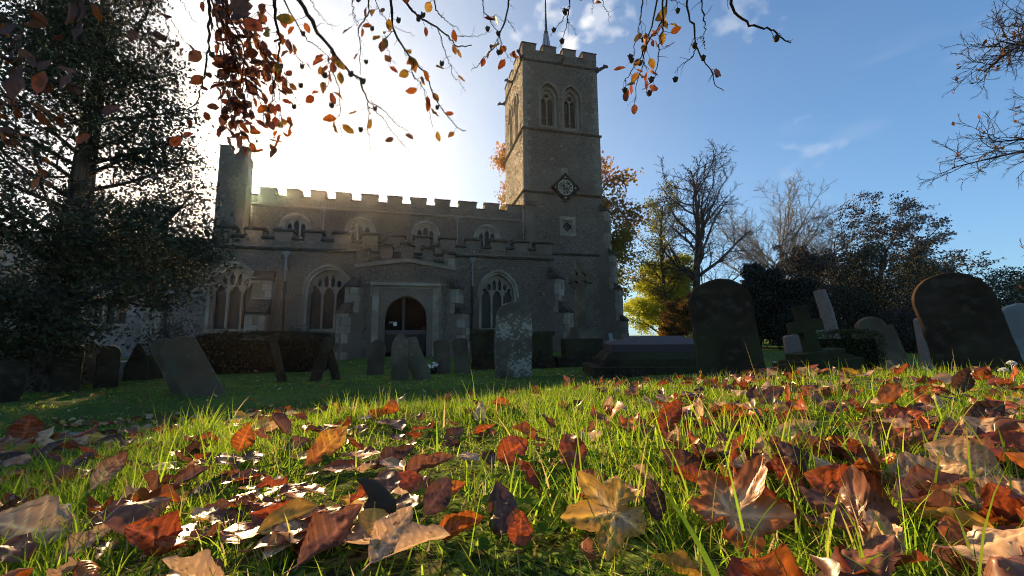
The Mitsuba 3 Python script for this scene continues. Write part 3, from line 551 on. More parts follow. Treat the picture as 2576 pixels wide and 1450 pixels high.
def slab(pts, t, ch=.014, rough=.006, seed=0):         # headstone: outline with worn, rounded arrises
    P = Polygon(pts); out = []
    L = P.exterior.length; n = max(40, int(L / .035)); o = np.array([P.exterior.interpolate(L * i / n).coords[0] for i in range(n)])
    c = np.array([P.centroid.x, P.centroid.y]); d = o - c; dn = np.linalg.norm(d, axis=1, keepdims=True)
    g = meshkit.noise(np.c_[o * 9, np.full(n, seed * 3.1)], seed) - .5
    rings = []
    for y, ins in ((-t / 2, ch * 1.6), (-t / 2 + ch * .4, ch * .4), (-t / 2 + ch * 1.5, 0), (t / 2 - ch * 1.5, 0), (t / 2 - ch * .4, ch * .4), (t / 2, ch * 1.6)):
        q = o - d / dn * ins + d / dn * (g[:, None] * rough * 3); rings.append(np.c_[q[:, 0], np.full(n, y), q[:, 1]])
    front = []
    for s in (.72, .4): q = c + (rings[0][:, [0, 2]] - c) * s; front.append(np.c_[q[:, 0], np.full(n, -t / 2), q[:, 1]])
    back = []
    for s in (.72, .4): q = c + (rings[5][:, [0, 2]] - c) * s; back.append(np.c_[q[:, 0], np.full(n, t / 2), q[:, 1]])
    R = front[::-1] + rings + back; v = np.vstack(R + [[[c[0], -t / 2, c[1]], [c[0], t / 2, c[1]]]]); f = []
    k = np.arange(n); k2 = (k + 1) % n
    for a in range(len(R) - 1): f += [np.stack([a * n + k, a * n + k2, (a + 1) * n + k2], 1), np.stack([a * n + k, (a + 1) * n + k2, (a + 1) * n + k], 1)]
    N = len(R) * n; f += [np.stack([0 * k + N, k2, k], 1), np.stack([0 * k + N + 1, (len(R) - 1) * n + k, (len(R) - 1) * n + k2], 1)]
    v = v + (meshkit.noise(v * 14 + seed, 3)[:, None] - .5) * rough
    m = trimesh.Trimesh(v, np.vstack(f), process=False)
    if m.volume < 0: m.invert()
    return m
def place(m, px, py, y=None, lean=0, tilt=0, turn=0, sink=.06, dist=None, gz=None):
    """Stands m where the view ray through its foot meets the depth y; lean sideways, tilt back, turn about z (degrees). Returns the foot."""
    p = at_y(px, py, y) if dist is None else at_dist(px, py, dist); z = float(zg(p[0], p[1])) if gz is None else gz
    R = trimesh.transformations.euler_matrix(math.radians(-tilt), math.radians(lean), math.radians(turn), 'sxyz'); m.apply_transform(R); move(m, (p[0], p[1], z - sink)); return m
def facing(px): return -math.degrees(math.atan2(px - 1288, 1000)) * 0.55 - 4
def stone(shape, px, y, wpx, top, foot, lab, mat='grave', t=.10, lean=0, tilt=0, turn=None, seed=0, name='gravestone', group=None):
    """A headstone seen at columns px, with its foot at row foot and its top at row top; y is its depth."""
    a = at_y(px, foot, y); z0 = float(zg(a[0], a[1])); b = at_y(px, top, y); h = (b[2] - z0) / math.cos(math.radians(lean)) + .08
    w = wpx / 1000 * (a - EYE) @ FWD; turn = facing(px) if turn is None else turn
    m = slab(shape(w, h), t, seed=seed)
    place(m, px, foot, y, lean, tilt, turn, .08)
    return obj(name, m, mat, smooth=35, label=lab, cat='gravestone', group=group)
# the two large dark ones on the right
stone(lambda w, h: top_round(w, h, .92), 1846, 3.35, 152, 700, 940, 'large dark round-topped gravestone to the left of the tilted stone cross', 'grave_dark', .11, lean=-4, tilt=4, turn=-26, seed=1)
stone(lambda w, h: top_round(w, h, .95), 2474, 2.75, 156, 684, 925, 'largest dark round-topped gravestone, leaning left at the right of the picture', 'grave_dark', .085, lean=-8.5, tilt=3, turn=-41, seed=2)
stone(top_shoulder, 2590, 4.6, 130, 764, 884, 'pale grey gravestone at the right edge behind the largest dark stone', 'grave_pale', .12, lean=-2, turn=-30, seed=3)
stone(top_flat, 2346, 5.2, 50, 800, 884, 'small pale brown gravestone peeping out left of the largest dark stone', 'grave_pink', .1, lean=-2, turn=-25, seed=4)
stone(top_shoulder, 2235, 4.9, 92, 798, 886, 'round-shouldered gravestone leaning left behind the clipped mossy box bush', 'grave', .12, lean=-16, turn=-24, seed=5)
stone(top_round, 2073, 8.4, 36, 802, 850, 'small pale green round gravestone behind the tilted cross', 'grave_green', .08, turn=-20, seed=6)
stone(top_flat, 2005, 5.9, 44, 844, 892, 'low pale brown stump of a gravestone left of the tilted cross shaft', 'grave_pink', .12, lean=-4, turn=-20, seed=7)
stone(top_tri, 2241, 3.9, 22, 907, 930, 'small pinkish triangular foot stone below the clipped bush', 'grave_pink', .1, turn=-24, seed=8)
# tilted cross on steps
TC = thing('cross_monument', 'dark stone cross tilted left on a stepped plinth between the dark gravestones', 'cross')
def tilted(m, sink=0): return place(m, 2056, 925, 3.9, -9, 0, -22, sink)
u = .0125 * 3.55 / 10
cw = 4.9 / 1000
obj('shaft', tilted(ext(unary_union([Polygon([(-13 * cw, 60 * cw), (-14 * cw, 178 * cw), (14 * cw, 178 * cw), (13 * cw, 140 * cw), (20 * cw, 60 * cw)]), box(-37 * cw, 112 * cw, 37 * cw, 140 * cw)]).buffer(-.006).buffer(.006), -.055, .055)), 'grave_dark', TC)
obj('step', tilted(B(-46 * cw, 56 * cw, -.17, .17, 48 * cw, 63 * cw)), 'grave_dark', TC)
obj('step', tilted(B(-60 * cw, 64 * cw, -.22, .22, 40 * cw, 47.9 * cw)), 'grave_dark', TC)
obj('plinth', tilted(B(-70 * cw, 74 * cw, -.30, .30, -18 * cw, 39.9 * cw)), 'grave_dark', TC)
BC = thing('broken_column', 'leaning pinkish broken stone pillar behind the tilted cross', 'monument')
def lean2(m): return place(m, 2106, 846, 7.4, -8, 0, -20, .1)
k = 15.2 / 1000
obj('shaft', lean2(cat([tube([[0, 0, 34 * k], [-.01, 0, 60 * k], [0, 0, 90 * k], [-.03, .02, 122 * k], [-.03, .02, 123 * k]], [.15, .155, .14, .125, .001], 9)])), 'grave_pink', BC, smooth=40)
obj('base', lean2(J(B(-.20, .20, -.2, .2, 14 * k, 33.9 * k), B(-.26, .26, -.26, .26, -12 * k, 13.9 * k))), 'grave_pink', BC)
KS = thing('kerb', 'low mossy stone grave kerb right of the large dark gravestone', 'kerb')
p = at_y(1968, 918, 4.2); z = float(zg(p[0], p[1])); mm = B(-.32, .32, -.08, .08, -.05, .10); rotz(mm, -.3); move(mm, (p[0], p[1], z)); obj('stone', mm, 'grave_pink', KS)
mm = B(-.3, .3, -.4, -.26, -.05, .05); rotz(mm, -.3); move(mm, (p[0], p[1], z)); obj('stone', mm, 'grave', KS)
# tomb of polished granite on steps
TB = thing('ledger_tomb', 'low tomb with a polished granite coped slab on stone steps', 'tomb')
tb = np.array([4.05, 6.2]); tz = float(zg(*tb))
def tomb(m): m.apply_transform(np.diag([1, 1, .86, 1.0])); rotz(m, math.radians(-17)); return move(m, (tb[0], tb[1], tz))
def hip(w, d, z0, z1, iw, idp):
    v = np.array([[-w, -d, z0], [w, -d, z0], [w, d, z0], [-w, d, z0], [-iw, -idp, z1], [iw, -idp, z1], [iw, idp, z1], [-iw, idp, z1]], float)
    return trimesh.Trimesh(v, [[0, 1, 5], [0, 5, 4], [1, 2, 6], [1, 6, 5], [2, 3, 7], [2, 7, 6], [3, 0, 4], [3, 4, 7], [4, 5, 6], [4, 6, 7], [1, 0, 3], [1, 3, 2]], process=False)
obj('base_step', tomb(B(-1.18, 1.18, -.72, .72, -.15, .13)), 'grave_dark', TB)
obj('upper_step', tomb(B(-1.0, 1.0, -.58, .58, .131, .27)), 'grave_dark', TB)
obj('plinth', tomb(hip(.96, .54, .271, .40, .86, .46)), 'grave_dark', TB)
obj('coped_slab', tomb(J(B(-.82, .82, -.44, .44, .401, .54), hip(.82, .44, .541, .70, .42, .05))), 'granite', TB)
# Celtic cross
CC = thing('celtic_cross', 'tall ringed Celtic cross on a stepped base in front of the tower', 'cross')
cp = at_y(1463, 890, 8.9); cz0 = float(zg(cp[0], cp[1])); kk = ((cp - EYE) @ FWD) / 1000
def celt(m): rotz(m, math.radians(-12)); return move(m, (cp[0], cp[1], cz0))
H = at_y(1462, 664, 8.9)[2] - cz0; arm = at_y(1462, 703, 8.9)[2] - cz0
ring = Point(0, arm).buffer(27 * kk, 20).difference(Point(0, arm).buffer(18 * kk, 20))
holes = unary_union([Point(a * 11.5 * kk, arm + b * 11.5 * kk).buffer(6 * kk) for a in (-1, 1) for b in (-1, 1)])
body = unary_union([Polygon([(-13 * kk, .5), (-9.5 * kk, arm), (-10 * kk, H), (10 * kk, H), (9.5 * kk, arm), (13 * kk, .5)]), Polygon([(-31 * kk, arm - 11 * kk), (-8 * kk, arm - 8 * kk), (8 * kk, arm - 8 * kk), (31 * kk, arm - 11 * kk), (31 * kk, arm + 11 * kk), (8 * kk, arm + 8 * kk), (-8 * kk, arm + 8 * kk), (-31 * kk, arm + 11 * kk)])]).difference(holes)
obj('cross', celt(ext(body, -.11, .11)), 'grave', CC)
for q in ring.difference(body.buffer(.002)).geoms:
    if q.area > 1e-4: obj('ring_segment', celt(ext(q, -.075, .075)), 'grave', CC)
b1 = (at_y(1462, 824, 8.9)[2] - cz0); b2 = (at_y(1462, 852, 8.9)[2] - cz0)
obj('base', celt(hip(37 * kk, 30 * kk, b2 + .001, b1, 28 * kk, 22 * kk)), 'grave', CC)
obj('step', celt(B(-46 * kk, 46 * kk, -38 * kk, 38 * kk, .2, b2)), 'grave_dark', CC)
obj('bottom_step', celt(B(-66 * kk, 66 * kk, -54 * kk, 54 * kk, -.15, .199)), 'grave_dark', CC)
# lichened stone in the middle and the chest tombs behind it
stone(lambda w, h: top_gothic(w, h, .46), 1291, 6.9, 92, 758, 945, 'tall lichen-crusted gravestone with an ogee top in front of the right aisle window', 'grave_lichen', .13, lean=1, tilt=-2, turn=-4, seed=9)
def chest(px, y, wpx, top, foot, lab, turn=-8, dep=.7):
    a = at_y(px, foot, y); z = float(zg(a[0], a[1])); h = at_y(px, top, y)[2] - z; w = wpx / 1000 * ((a - EYE) @ FWD); t = thing('chest_tomb', lab, 'tomb')
    for n, m in (('chest', B(-w / 2 + .06, w / 2 - .06, 0, dep, .12, h - .1)), ('lid', B(-w / 2, w / 2, -.06, dep + .06, h - .099, h)), ('plinth', B(-w / 2, w / 2, -.06, dep + .06, -.1, .119)), *[('corner_pilaster', B(s * (w / 2 - .10) - .05, s * (w / 2 - .10) + .05, -.02, .08, .125, h - .105)) for s in (-1, 1)]):
        rotz(m, math.radians(turn)); move(m, (a[0], a[1], z)); obj(n, m, 'grave_dark', t)
chest(1215, 8.9, 66, 829, 918, 'dark chest tomb left of the lichen-crusted gravestone')
chest(1366, 8.6, 62, 834, 918, 'dark chest tomb right of the lichen-crusted gravestone')
# the row before the porch
stone(lambda w, h: top_gothic(w, h, .9), 1007, 7.3, 43, 838, 934, 'grey pointed gravestone in front of the porch door', 'grave', .12, lean=-1, turn=0, seed=10)
stone(top_flat, 1068, 7.35, 42, 851, 934, 'grey flat-topped gravestone leaning left against the pointed one before the porch', 'grave', .11, lean=-21, turn=2, seed=11)
stone(lambda w, h: top_round(w, h, .35), 1114, 8.3, 40, 854, 917, 'grey upright gravestone with a low curved top right of the porch door', 'grave', .1, lean=-3, turn=0, seed=12)
stone(lambda w, h: top_round(w, h, .3), 1167, 8.2, 38, 851, 920, 'grey curved-top gravestone leaning left beside the left chest tomb', 'grave', .1, lean=-7, turn=0, seed=13)
stone(top_gothic, 944, 8.7, 40, 853, 915, 'worn pointed gravestone at the left jamb of the porch door', 'grave', .12, lean=3, turn=0, seed=14)
# left group
stone(lambda w, h: top_round(w, h, .7), 532, 5.9, 74, 848, 972, 'large gravestone leaning far to the left in front of the clipped hedge', 'grave', .11, lean=-27, tilt=0, turn=20, seed=15)
stone(lambda w, h: top_round(w, h, .7), 478, 6.3, 46, 852, 962, 'narrow gravestone leaning left just behind the large leaning stone', 'grave', .10, lean=-24, turn=30, seed=16)
stone(top_round, 716, 7.6, 20, 846, 930, 'thin gravestone seen nearly edge-on leaning left before the clipped hedge', 'grave_dark', .1, lean=-14, turn=20, seed=17)
stone(lambda w, h: top_round(w, h, .7), 789, 7.6, 27, 848, 930, 'thin gravestone leaning right before the right end of the clipped hedge', 'grave_dark', .1, lean=15, turn=10, seed=18)
stone(lambda w, h: top_round(w, h, .7), 852, 7.9, 20, 850, 920, 'thin gravestone leaning left between the clipped hedge and the porch', 'grave_dark', .1, lean=-16, turn=10, seed=19)
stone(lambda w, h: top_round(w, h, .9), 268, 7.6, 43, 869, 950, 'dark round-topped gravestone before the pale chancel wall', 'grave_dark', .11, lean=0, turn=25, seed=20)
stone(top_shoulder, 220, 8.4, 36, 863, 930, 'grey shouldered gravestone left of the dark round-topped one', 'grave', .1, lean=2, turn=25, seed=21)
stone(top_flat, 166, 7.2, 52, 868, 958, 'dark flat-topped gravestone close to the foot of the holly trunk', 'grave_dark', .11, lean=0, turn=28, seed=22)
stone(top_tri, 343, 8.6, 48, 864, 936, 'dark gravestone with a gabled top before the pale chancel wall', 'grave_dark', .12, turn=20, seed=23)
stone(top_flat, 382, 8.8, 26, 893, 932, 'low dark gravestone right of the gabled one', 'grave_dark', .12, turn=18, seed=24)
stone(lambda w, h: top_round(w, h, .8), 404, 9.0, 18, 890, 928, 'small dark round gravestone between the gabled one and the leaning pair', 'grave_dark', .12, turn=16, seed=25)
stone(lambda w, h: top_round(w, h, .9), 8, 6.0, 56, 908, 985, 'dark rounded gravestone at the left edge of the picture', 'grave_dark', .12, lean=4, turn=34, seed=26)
LT = thing('low_tomb', 'low pale slab tomb right of the dark round-topped gravestone', 'tomb')
p = at_y(305, 930, 9.3); z = float(zg(p[0], p[1])); mm = B(-.42, .42, -.3, .3, -.1, .34); rotz(mm, .3); move(mm, (p[0], p[1], z)); obj('slab', mm, 'grave_pale', LT)
# small white post cross by the tower buttress
WC = thing('white_cross', 'small leaning white wooden cross by the tower buttress', 'cross')
p = at_y(1548, 860, 10.2); z = float(zg(p[0], p[1])); 
for n, m in (('post', B(-.05, .05, -.03, .03, 0, .80)), ('arm', B(-.17, .12, -.035, .025, .52, .61))):
    m.apply_transform(trimesh.transformations.euler_matrix(0, math.radians(-10), math.radians(-15))); move(m, (p[0], p[1], z)); obj(n, m, 'grave_pale', WC)
# a pot of white flowers by the doorway
FP = thing('flower_pot', 'small dark pot of white flowers right of the leaning stone by the porch', 'flower pot')
p = at_y(1091, 915, 8.2); z = float(zg(p[0], p[1])); obj('pot', move(cat([tube([[0, 0, 0], [0, 0, .12], [0, 0, .121]], [.05, .07, .001], 10)]), (p[0], p[1], z)), 'black_paint', FP)
obj('flowers', J(*[move(trimesh.creation.icosphere(1, .022), (p[0] + RNG.normal(0, .04), p[1] + RNG.normal(0, .04), z + .17 + RNG.normal(0, .025))) for _ in range(16)]), 'white_paint', FP, kind='stuff')
# ---------------------------------------------------------------- trees
def nrm(v): return v / (np.linalg.norm(v) + 1e-12)
def grow(p, d, L, r, lev, S, g, out, tips, env=None):
    """One limb and, through S (settings per level), its side limbs; out collects (points, radii, level), tips the twig ends."""
    s = S[lev]; n = s.get('n', 6); pts, rad = [p], [r]; d = nrm(d); ds = []
    for i in range(n):
        d = nrm(d + g.normal(0, s['wig'], 3) + np.array([0, 0, s.get('up', 0.0)])); p = p + d * L / n; pts.append(p); rad.append(r * (1 - (i + 1) / n * (1 - s.get('tap', .35)))); ds.append(d)
    pts = np.array(pts); rad = np.array(rad); out.append((pts, rad, lev))
    if lev + 1 >= len(S):
        tips.append((pts[-1], d)); tips.append((pts[n // 2], ds[n // 2])); return
    c = S[lev + 1]; k = c['num'] if isinstance(c['num'], int) else int(g.integers(c['num'][0], c['num'][1] + 1)); ph = g.uniform(0, 2 * PI)
    for i in range(k):
        t = c['t0'] + (c.get('t1', 1.0) - c['t0']) * (i + g.uniform(.2, .8)) / k; q = t * n; a = min(int(q), n - 1); w = q - a
        pp = pts[a] * (1 - w) + pts[a + 1] * w; dd = ds[a]; ph += 2.4 + g.normal(0, .4)
        x = nrm(np.cross(dd, [0.3, .2, 1.0])); y = np.cross(dd, x); an = math.radians(g.normal(c['ang'], c.get('dang', 8)))
        cd = dd * math.cos(an) + (x * math.cos(ph) + y * math.sin(ph)) * math.sin(an)
        if c.get('flat'): cd[2] *= c['flat']
        cl = L * c['len'] * g.uniform(.75, 1.2) * (1 - c.get('fall', .45) * t) if 'abs' not in c else c['abs'] * g.uniform(.7, 1.25) * (env(t) if env and lev == 0 else 1)
        cr = min(rad[a] * .75, c.get('r', rad[a] * .55) * (1 - .4 * t) if 'r' in c else rad[a] * .55)
        grow(pp, cd, cl, max(cr, c.get('rmin', .004)), lev + 1, S, g, out, tips)
    if s.get('tip', True) is True: tips.append((pts[-1], d))
def limbs(out, lo, hi, sides=(10, 6, 3, 3, 3)):
    sel = [tube(p, r, sides[min(l, len(sides) - 1)]) for p, r, l in out if lo <= l <= hi]
    return cat(sel) if sel else None
def leaves(c, size, g, pal, flat=.0, jit=.15, ratio=.55, fold=.2):
    """Small folded leaf blades (two triangles each) centred on c; returns mesh and colours."""
    n = len(c); u = g.normal(size=(n, 3)); u[:, 2] -= .2; u /= np.linalg.norm(u, axis=1, keepdims=True)
    w = g.normal(size=(n, 3)) * np.array([1, 1, 1.0]) ; w[:, 2] *= (1 - flat); w -= (w * u).sum(1, keepdims=True) * u; w /= np.linalg.norm(w, axis=1, keepdims=True) + 1e-9
    nn = np.cross(u, w); s = size * g.uniform(.6, 1.3, (n, 1))
    v = np.stack([c - u * s * .5, c + w * s * ratio * .5 + nn * s * fold * .3, c + u * s * .5, c - w * s * ratio * .5 + nn * s * fold * .3], 1).reshape(-1, 3)
    f = (np.array([[0, 1, 2], [0, 2, 3]])[None] + (np.arange(n) * 4)[:, None, None]).reshape(-1, 3)
    pal = np.asarray(pal, float); col = pal[g.integers(0, len(pal), n)] * g.uniform(1 - jit, 1 + jit, (n, 1)); return trimesh.Trimesh(v, f, process=False), np.repeat(np.clip(col, .003, .9), 4, 0)
def cloud(tips, per, rad, g, squash=.7):
    t = np.array([a for a, _ in tips]); c = np.repeat(t, per, 0); return c + g.normal(0, 1, c.shape) * np.array([rad, rad, rad * squash])
def foot(px, py, y, dz=0):
    p = at_y(px, py, y); p[2] = float(zg(p[0], p[1])) - .15 + dz; return p

# -- evergreen holly at the left, close to the church
g = np.random.default_rng(21)
HO = thing('holly_tree', 'tall dark evergreen holly tree with an ivy-clad trunk at the left of the church', 'tree')
hy = 7.7; hb = on_ground(104, 955); hb = at_y(104, 930, hy); hb[2] = float(zg(hb[0], hb[1])) - .1
hp = np.array([hb, at_y(128, 850, hy), at_y(160, 700, hy + .1), at_y(192, 560, hy + .1), at_y(215, 400, hy + .15), at_y(238, 260, hy + .1), at_y(256, 130, hy), at_y(268, -40, hy), at_y(272, -200, hy)])
hs = smooth_path(hp, 48); hr = np.interp(np.linspace(0, 1, len(hs)), [0, .08, .2, .4, .6, .8, 1], [.42, .33, .25, .17, .12, .07, .03])
out, tips = [(hs, hr, 0)], []
SH = [None, dict(wig=.10, up=.03, n=8, tap=.25), dict(num=(7, 10), t0=.2, ang=48, len=.34, fall=.3, wig=.16, up=-.01, n=5, tap=.3, rmin=.006), dict(num=(4, 6), t0=.25, ang=42, len=.42, fall=.3, wig=.2, up=.0, n=4, tap=.4, rmin=.003)]
RZ = lambda z: np.interp(z, [0, 0.6, 1.2, 2.2, 3.5, 5.2, 6.5, 8.5], [1.5, 2.2, 2.4, 2.25, 1.9, 1.2, .9, .65])      # crown radius by height
axis = lambda z: np.c_[np.interp(z, hs[:, 2], hs[:, 0]), np.interp(z, hs[:, 2], hs[:, 1])]
for t in np.concatenate([np.linspace(.10, .30, 22), np.linspace(.27, .985, 62)]):
    q = t * (len(hs) - 1); a = int(q); pp = hs[a]; az = g.uniform(0, 2 * PI); L = float(RZ(pp[2] + .3)) * g.uniform(.70, 1.0)
    grow(pp, np.array([math.cos(az), math.sin(az), .12 + .5 * t]), L, hr[a] * .19 + .008, 1, SH, g, out, tips)
far_ = lambda p: np.hypot(*(p[:, :2] - axis(p[:, 2])).T)
out = [o for o in out if o[2] == 0 or (far_(o[0][-1:])[0] < RZ(o[0][-1, 2]) * 1.08)]
obj('trunk', limbs(out, 0, 0), 'bark', HO, smooth=True); obj('limbs', limbs(out, 1, 3), 'twig', HO, smooth=True)
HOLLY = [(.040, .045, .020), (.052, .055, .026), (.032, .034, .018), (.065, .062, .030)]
dens = cloud(tips, 11, .16, g, .6); dens = dens[g.random(len(dens)) < np.interp(dens[:, 2], [2.5, 4.5, 6, 8.5], [1, .8, .5, .35])]; dens = dens[far_(dens) < RZ(dens[:, 2]) * g.uniform(.75, 1.08, len(dens))]
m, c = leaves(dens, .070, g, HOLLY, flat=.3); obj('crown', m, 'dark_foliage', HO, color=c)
# ivy round the foot of the trunk and the undergrowth beside it
k = np.repeat(np.arange(len(hs))[: 22], 150); cc_ = hs[k] + 0; a = g.uniform(0, 2 * PI, len(k)); rr_ = hr[k] + g.uniform(-.02, .10, len(k))
cc_ = cc_ + np.c_[np.cos(a) * rr_, np.sin(a) * rr_, g.uniform(-.14, .14, len(k))]
m, c = leaves(cc_, .07, g, [(.045, .032, .020), (.055, .038, .026), (.032, .030, .016), (.065, .040, .028)], flat=.2); obj('ivy', m, 'dark_foliage', HO, color=c)

# -- trees behind the church and to its right
def leafy(name, lab, px, base, y, H, r, S, pal, per, crad, size, mat='foliage', seed=1, trunkmat='bark', lean=(0, 0, 1), lobes=None, bright=None, squash=.6, group=None, ratio=.6):
    g = np.random.default_rng(seed); k = thing(name, lab, 'tree', group); b = foot(px, base, y); out, tips = [], []
    grow(b, np.array(lean, float), H, r, 0, S, g, out, tips, lobes)
    obj('trunk', limbs(out, 0, 0), trunkmat, k, smooth=True); obj('limbs', limbs(out, 1, 9), 'twig', k, smooth=True)
    c = cloud(tips, per, crad, g, squash)
    if bright: pals = bright(c); m, col = leaves(c, size, g, [(1, 1, 1)], ratio=ratio); col = col * np.repeat(pals, 4, 0)
    else: m, col = leaves(c, size, g, pal, ratio=ratio)
    obj('crown', m, mat, k, color=np.clip(col, .003, .9)); return k, out, tips
S3 = lambda n1, n2, n3, l1, a1=55, up=.02, t0=.25, l2=.42, l3=.42, f1=.45: [dict(wig=.05, n=12, tap=.25, up=.05), dict(num=n1, t0=t0, ang=a1, len=l1, fall=f1, wig=.12, up=up, n=8, tap=.3), dict(num=n2, t0=.2, ang=45, len=l2, fall=.3, wig=.16, up=up, n=5, tap=.35, rmin=.02), dict(num=n3, t0=.2, ang=42, len=l3, fall=.3, wig=.2, n=4, tap=.4, rmin=.010)]
def autumn(c):
    h = (c[:, 2] - 3) / 12; n = meshkit.fbm(c * .55, 3, 4); t = np.clip(h * 1.2 + (n - .5) * 1.6 - .15, 0, 1)[:, None]
    return np.array([.24, .25, .035]) * (1 - t) + np.array([.44, .20, .04]) * t
leafy('autumn_beech', 'orange and green autumn beech rising behind the clock tower', 1440, 870, 30.0, 13.4, .40, S3(24, 9, 6, .56, 64, .03, .16), None, 22, .40, .28, seed=31, bright=autumn)
leafy('lime_tree', 'bright yellow-green tree between the tower and the tall bare tree', 1660, 850, 33.0, 7.6, .19, S3(22, 9, 6, .50, 66, -.01, .04, f1=.55), [(.42, .50, .03), (.46, .48, .035), (.34, .44, .03), (.50, .42, .04)], 15, .31, .21, seed=32)
leafy('young_beech', 'small brown-leaved tree beside the tall bare trunk', 1712, 850, 24.5, 3.2, .06, S3(18, 8, 6, .52, 62, .0, .05), [(.26, .12, .03), (.20, .10, .03), (.15, .12, .03)], 14, .16, .13, seed=33)
leafy('slender_tree', 'slender upright tree with thin yellow-green leaves left of the tall bare one', 1676, 850, 31.0, 12.5, .24, S3(26, 8, 5, .26, 48, .04, .2), [(.17, .18, .03), (.10, .11, .025), (.20, .19, .035)], 3, .3, .19, seed=34)
def bare(name, lab, px, base, y, H, r, S, seed, mat='twig', lean=(0, 0, 1), trunk='bark', env=None):
    g = np.random.default_rng(seed); k = thing(name, lab, 'tree'); b = foot(px, base, y); out, tips = [], []
    grow(b, np.array(lean, float), H, r, 0, S, g, out, tips, env)
    obj('trunk', limbs(out, 0, 0), trunk, k, smooth=True); obj('limbs', limbs(out, 1, 2), mat, k, smooth=True); t = limbs(out, 3, 9)
    if t is not None: obj('twigs', t, mat, k, kind='stuff')
    return k
SB = [dict(wig=.035, n=14, tap=.15, up=.06), dict(num=24, t0=.36, ang=50, dang=12, len=.40, fall=.28, wig=.12, up=.05, n=10, tap=.3), dict(num=(7, 10), t0=.2, ang=42, len=.44, fall=.35, wig=.15, up=.03, n=6, tap=.35, rmin=.035), dict(num=(5, 7), t0=.15, ang=38, len=.45, fall=.3, wig=.18, up=.02, n=5, tap=.45, rmin=.022), dict(num=(2, 4), t0=.2, ang=36, len=.5, wig=.2, n=3, tap=.6, rmin=.016)]
bare('bare_tree', 'tallest bare tree with a dark straight trunk right of the tower', 1760, 850, 29.0, 14.2, .42, SB, 41, lean=(-.01, 0, 1))
SF = [dict(wig=.04, n=8, tap=.55, up=.03), dict(num=22, t0=.4, ang=38, dang=11, len=1.2, fall=.2, wig=.06, up=.015, n=10, tap=.3), dict(num=(8, 10), t0=.25, ang=34, len=.45, fall=.3, wig=.13, up=.03, n=6, tap=.4, rmin=.045), dict(num=(5, 7), t0=.2, ang=36, len=.48, fall=.3, wig=.16, up=.04, n=5, tap=.5, rmin=.03), dict(num=(3, 5), t0=.25, ang=36, len=.5, wig=.2, up=.05, n=3, tap=.6, rmin=.022)]
bare('bare_ash', 'bare fan-shaped tree with pale twigs behind the dark spreading thorn', 1968, 850, 44.0, 10.4, .42, SF, 42, 'pale_twig')
SC = [dict(wig=.1, n=6, tap=.4, up=.03), dict(num=9, t0=.25, ang=52, dang=12, len=.95, fall=.35, wig=.14, up=.04, n=9, tap=.25), dict(num=(6, 8), t0=.25, ang=40, len=.45, fall=.3, wig=.17, up=.03, n=6, tap=.35, rmin=.018), dict(num=(5, 6), t0=.2, ang=38, len=.5, wig=.2, n=4, tap=.4, rmin=.010)]
bare('bare_sapling', 'low many-stemmed bare tree leaning right of the tall bare trunk', 1800, 850, 27.0, 5.2, .20, SC, 43, lean=(.25, 0, 1))
# dark spreading thorn: flat-topped layers
TH = [dict(wig=.10, n=10, tap=.3, up=.04), dict(num=15, t0=.28, ang=62, dang=14, len=.85, fall=.2, wig=.17, up=.03, n=9, tap=.28), dict(num=(8, 10), t0=.2, ang=46, len=.40, fall=.3, wig=.22, up=.01, n=6, tap=.3, rmin=.02), dict(num=(6, 8), t0=.2, ang=42, len=.45, wig=.22, n=4, tap=.4, rmin=.010)]
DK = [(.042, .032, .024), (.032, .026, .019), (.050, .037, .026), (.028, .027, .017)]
leafy('thorn_tree', 'dark spreading thorn tree with a flat ragged crown at the right', 2070, 850, 24.0, 5.6, .30, TH, DK, 10, .20, .18, mat='dark_foliage', seed=51, squash=.35, lean=(.10, 0, 1))
leafy('thorn_tree', 'second dark thorn tree reaching furthest right with ragged twigs', 2195, 850, 26.0, 8.0, .30, TH, DK, 9, .20, .18, mat='dark_foliage', seed=53, squash=.35, lean=(.12, 0, 1))
SY = S3(26, 10, 7, .42, 62, .05, .05, f1=.6)
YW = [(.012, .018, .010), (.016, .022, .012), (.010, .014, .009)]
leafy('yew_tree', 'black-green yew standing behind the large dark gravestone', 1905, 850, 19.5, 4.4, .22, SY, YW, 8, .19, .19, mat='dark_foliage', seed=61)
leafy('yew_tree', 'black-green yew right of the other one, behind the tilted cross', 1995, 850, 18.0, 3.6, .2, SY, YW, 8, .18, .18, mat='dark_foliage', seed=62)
def bush(name, lab, px, y, w, top, pal, seed, mat='dark_foliage', size=.12, n=9000, d=None):
    n = int(n * 1.6)
    g = np.random.default_rng(seed); k = thing(name, lab, 'bush'); b = foot(px, 860, y); h = at_y(px, top, y)[2] - b[2]; d = d or w * .7; K = 26
    cen = np.c_[g.uniform(-.8, .8, K) * w, g.uniform(-.7, .7, K) * d, g.uniform(.15, .82, K) * h]; cen[:, 2] *= 1 - .45 * (cen[:, 0] / w) ** 2; rad = g.uniform(.18, .34, K) * min(h, w * 1.3)
    i = g.integers(0, K, n); u = g.normal(size=(n, 3)); u /= np.linalg.norm(u, axis=1, keepdims=True); c = b + cen[i] + u * (rad[i] * g.uniform(.55, 1.08, n))[:, None] * np.array([1, 1, .85])
    c = c[c[:, 2] > b[2] + .1]; m, col = leaves(c, size, g, pal); obj('foliage', m, mat, k, color=col)
    st = [tube(np.array([b + [g.normal(0, .1), g.normal(0, .1), -.1], b + cen[q] * .5 + [0, 0, .2], b + cen[q]]), [.06, .04, .015], 5) for q in range(14)]
    obj('stems', cat(st), 'twig', k); return k
OL = [(.024, .028, .011), (.033, .032, .012), (.017, .020, .009), (.046, .038, .014)]
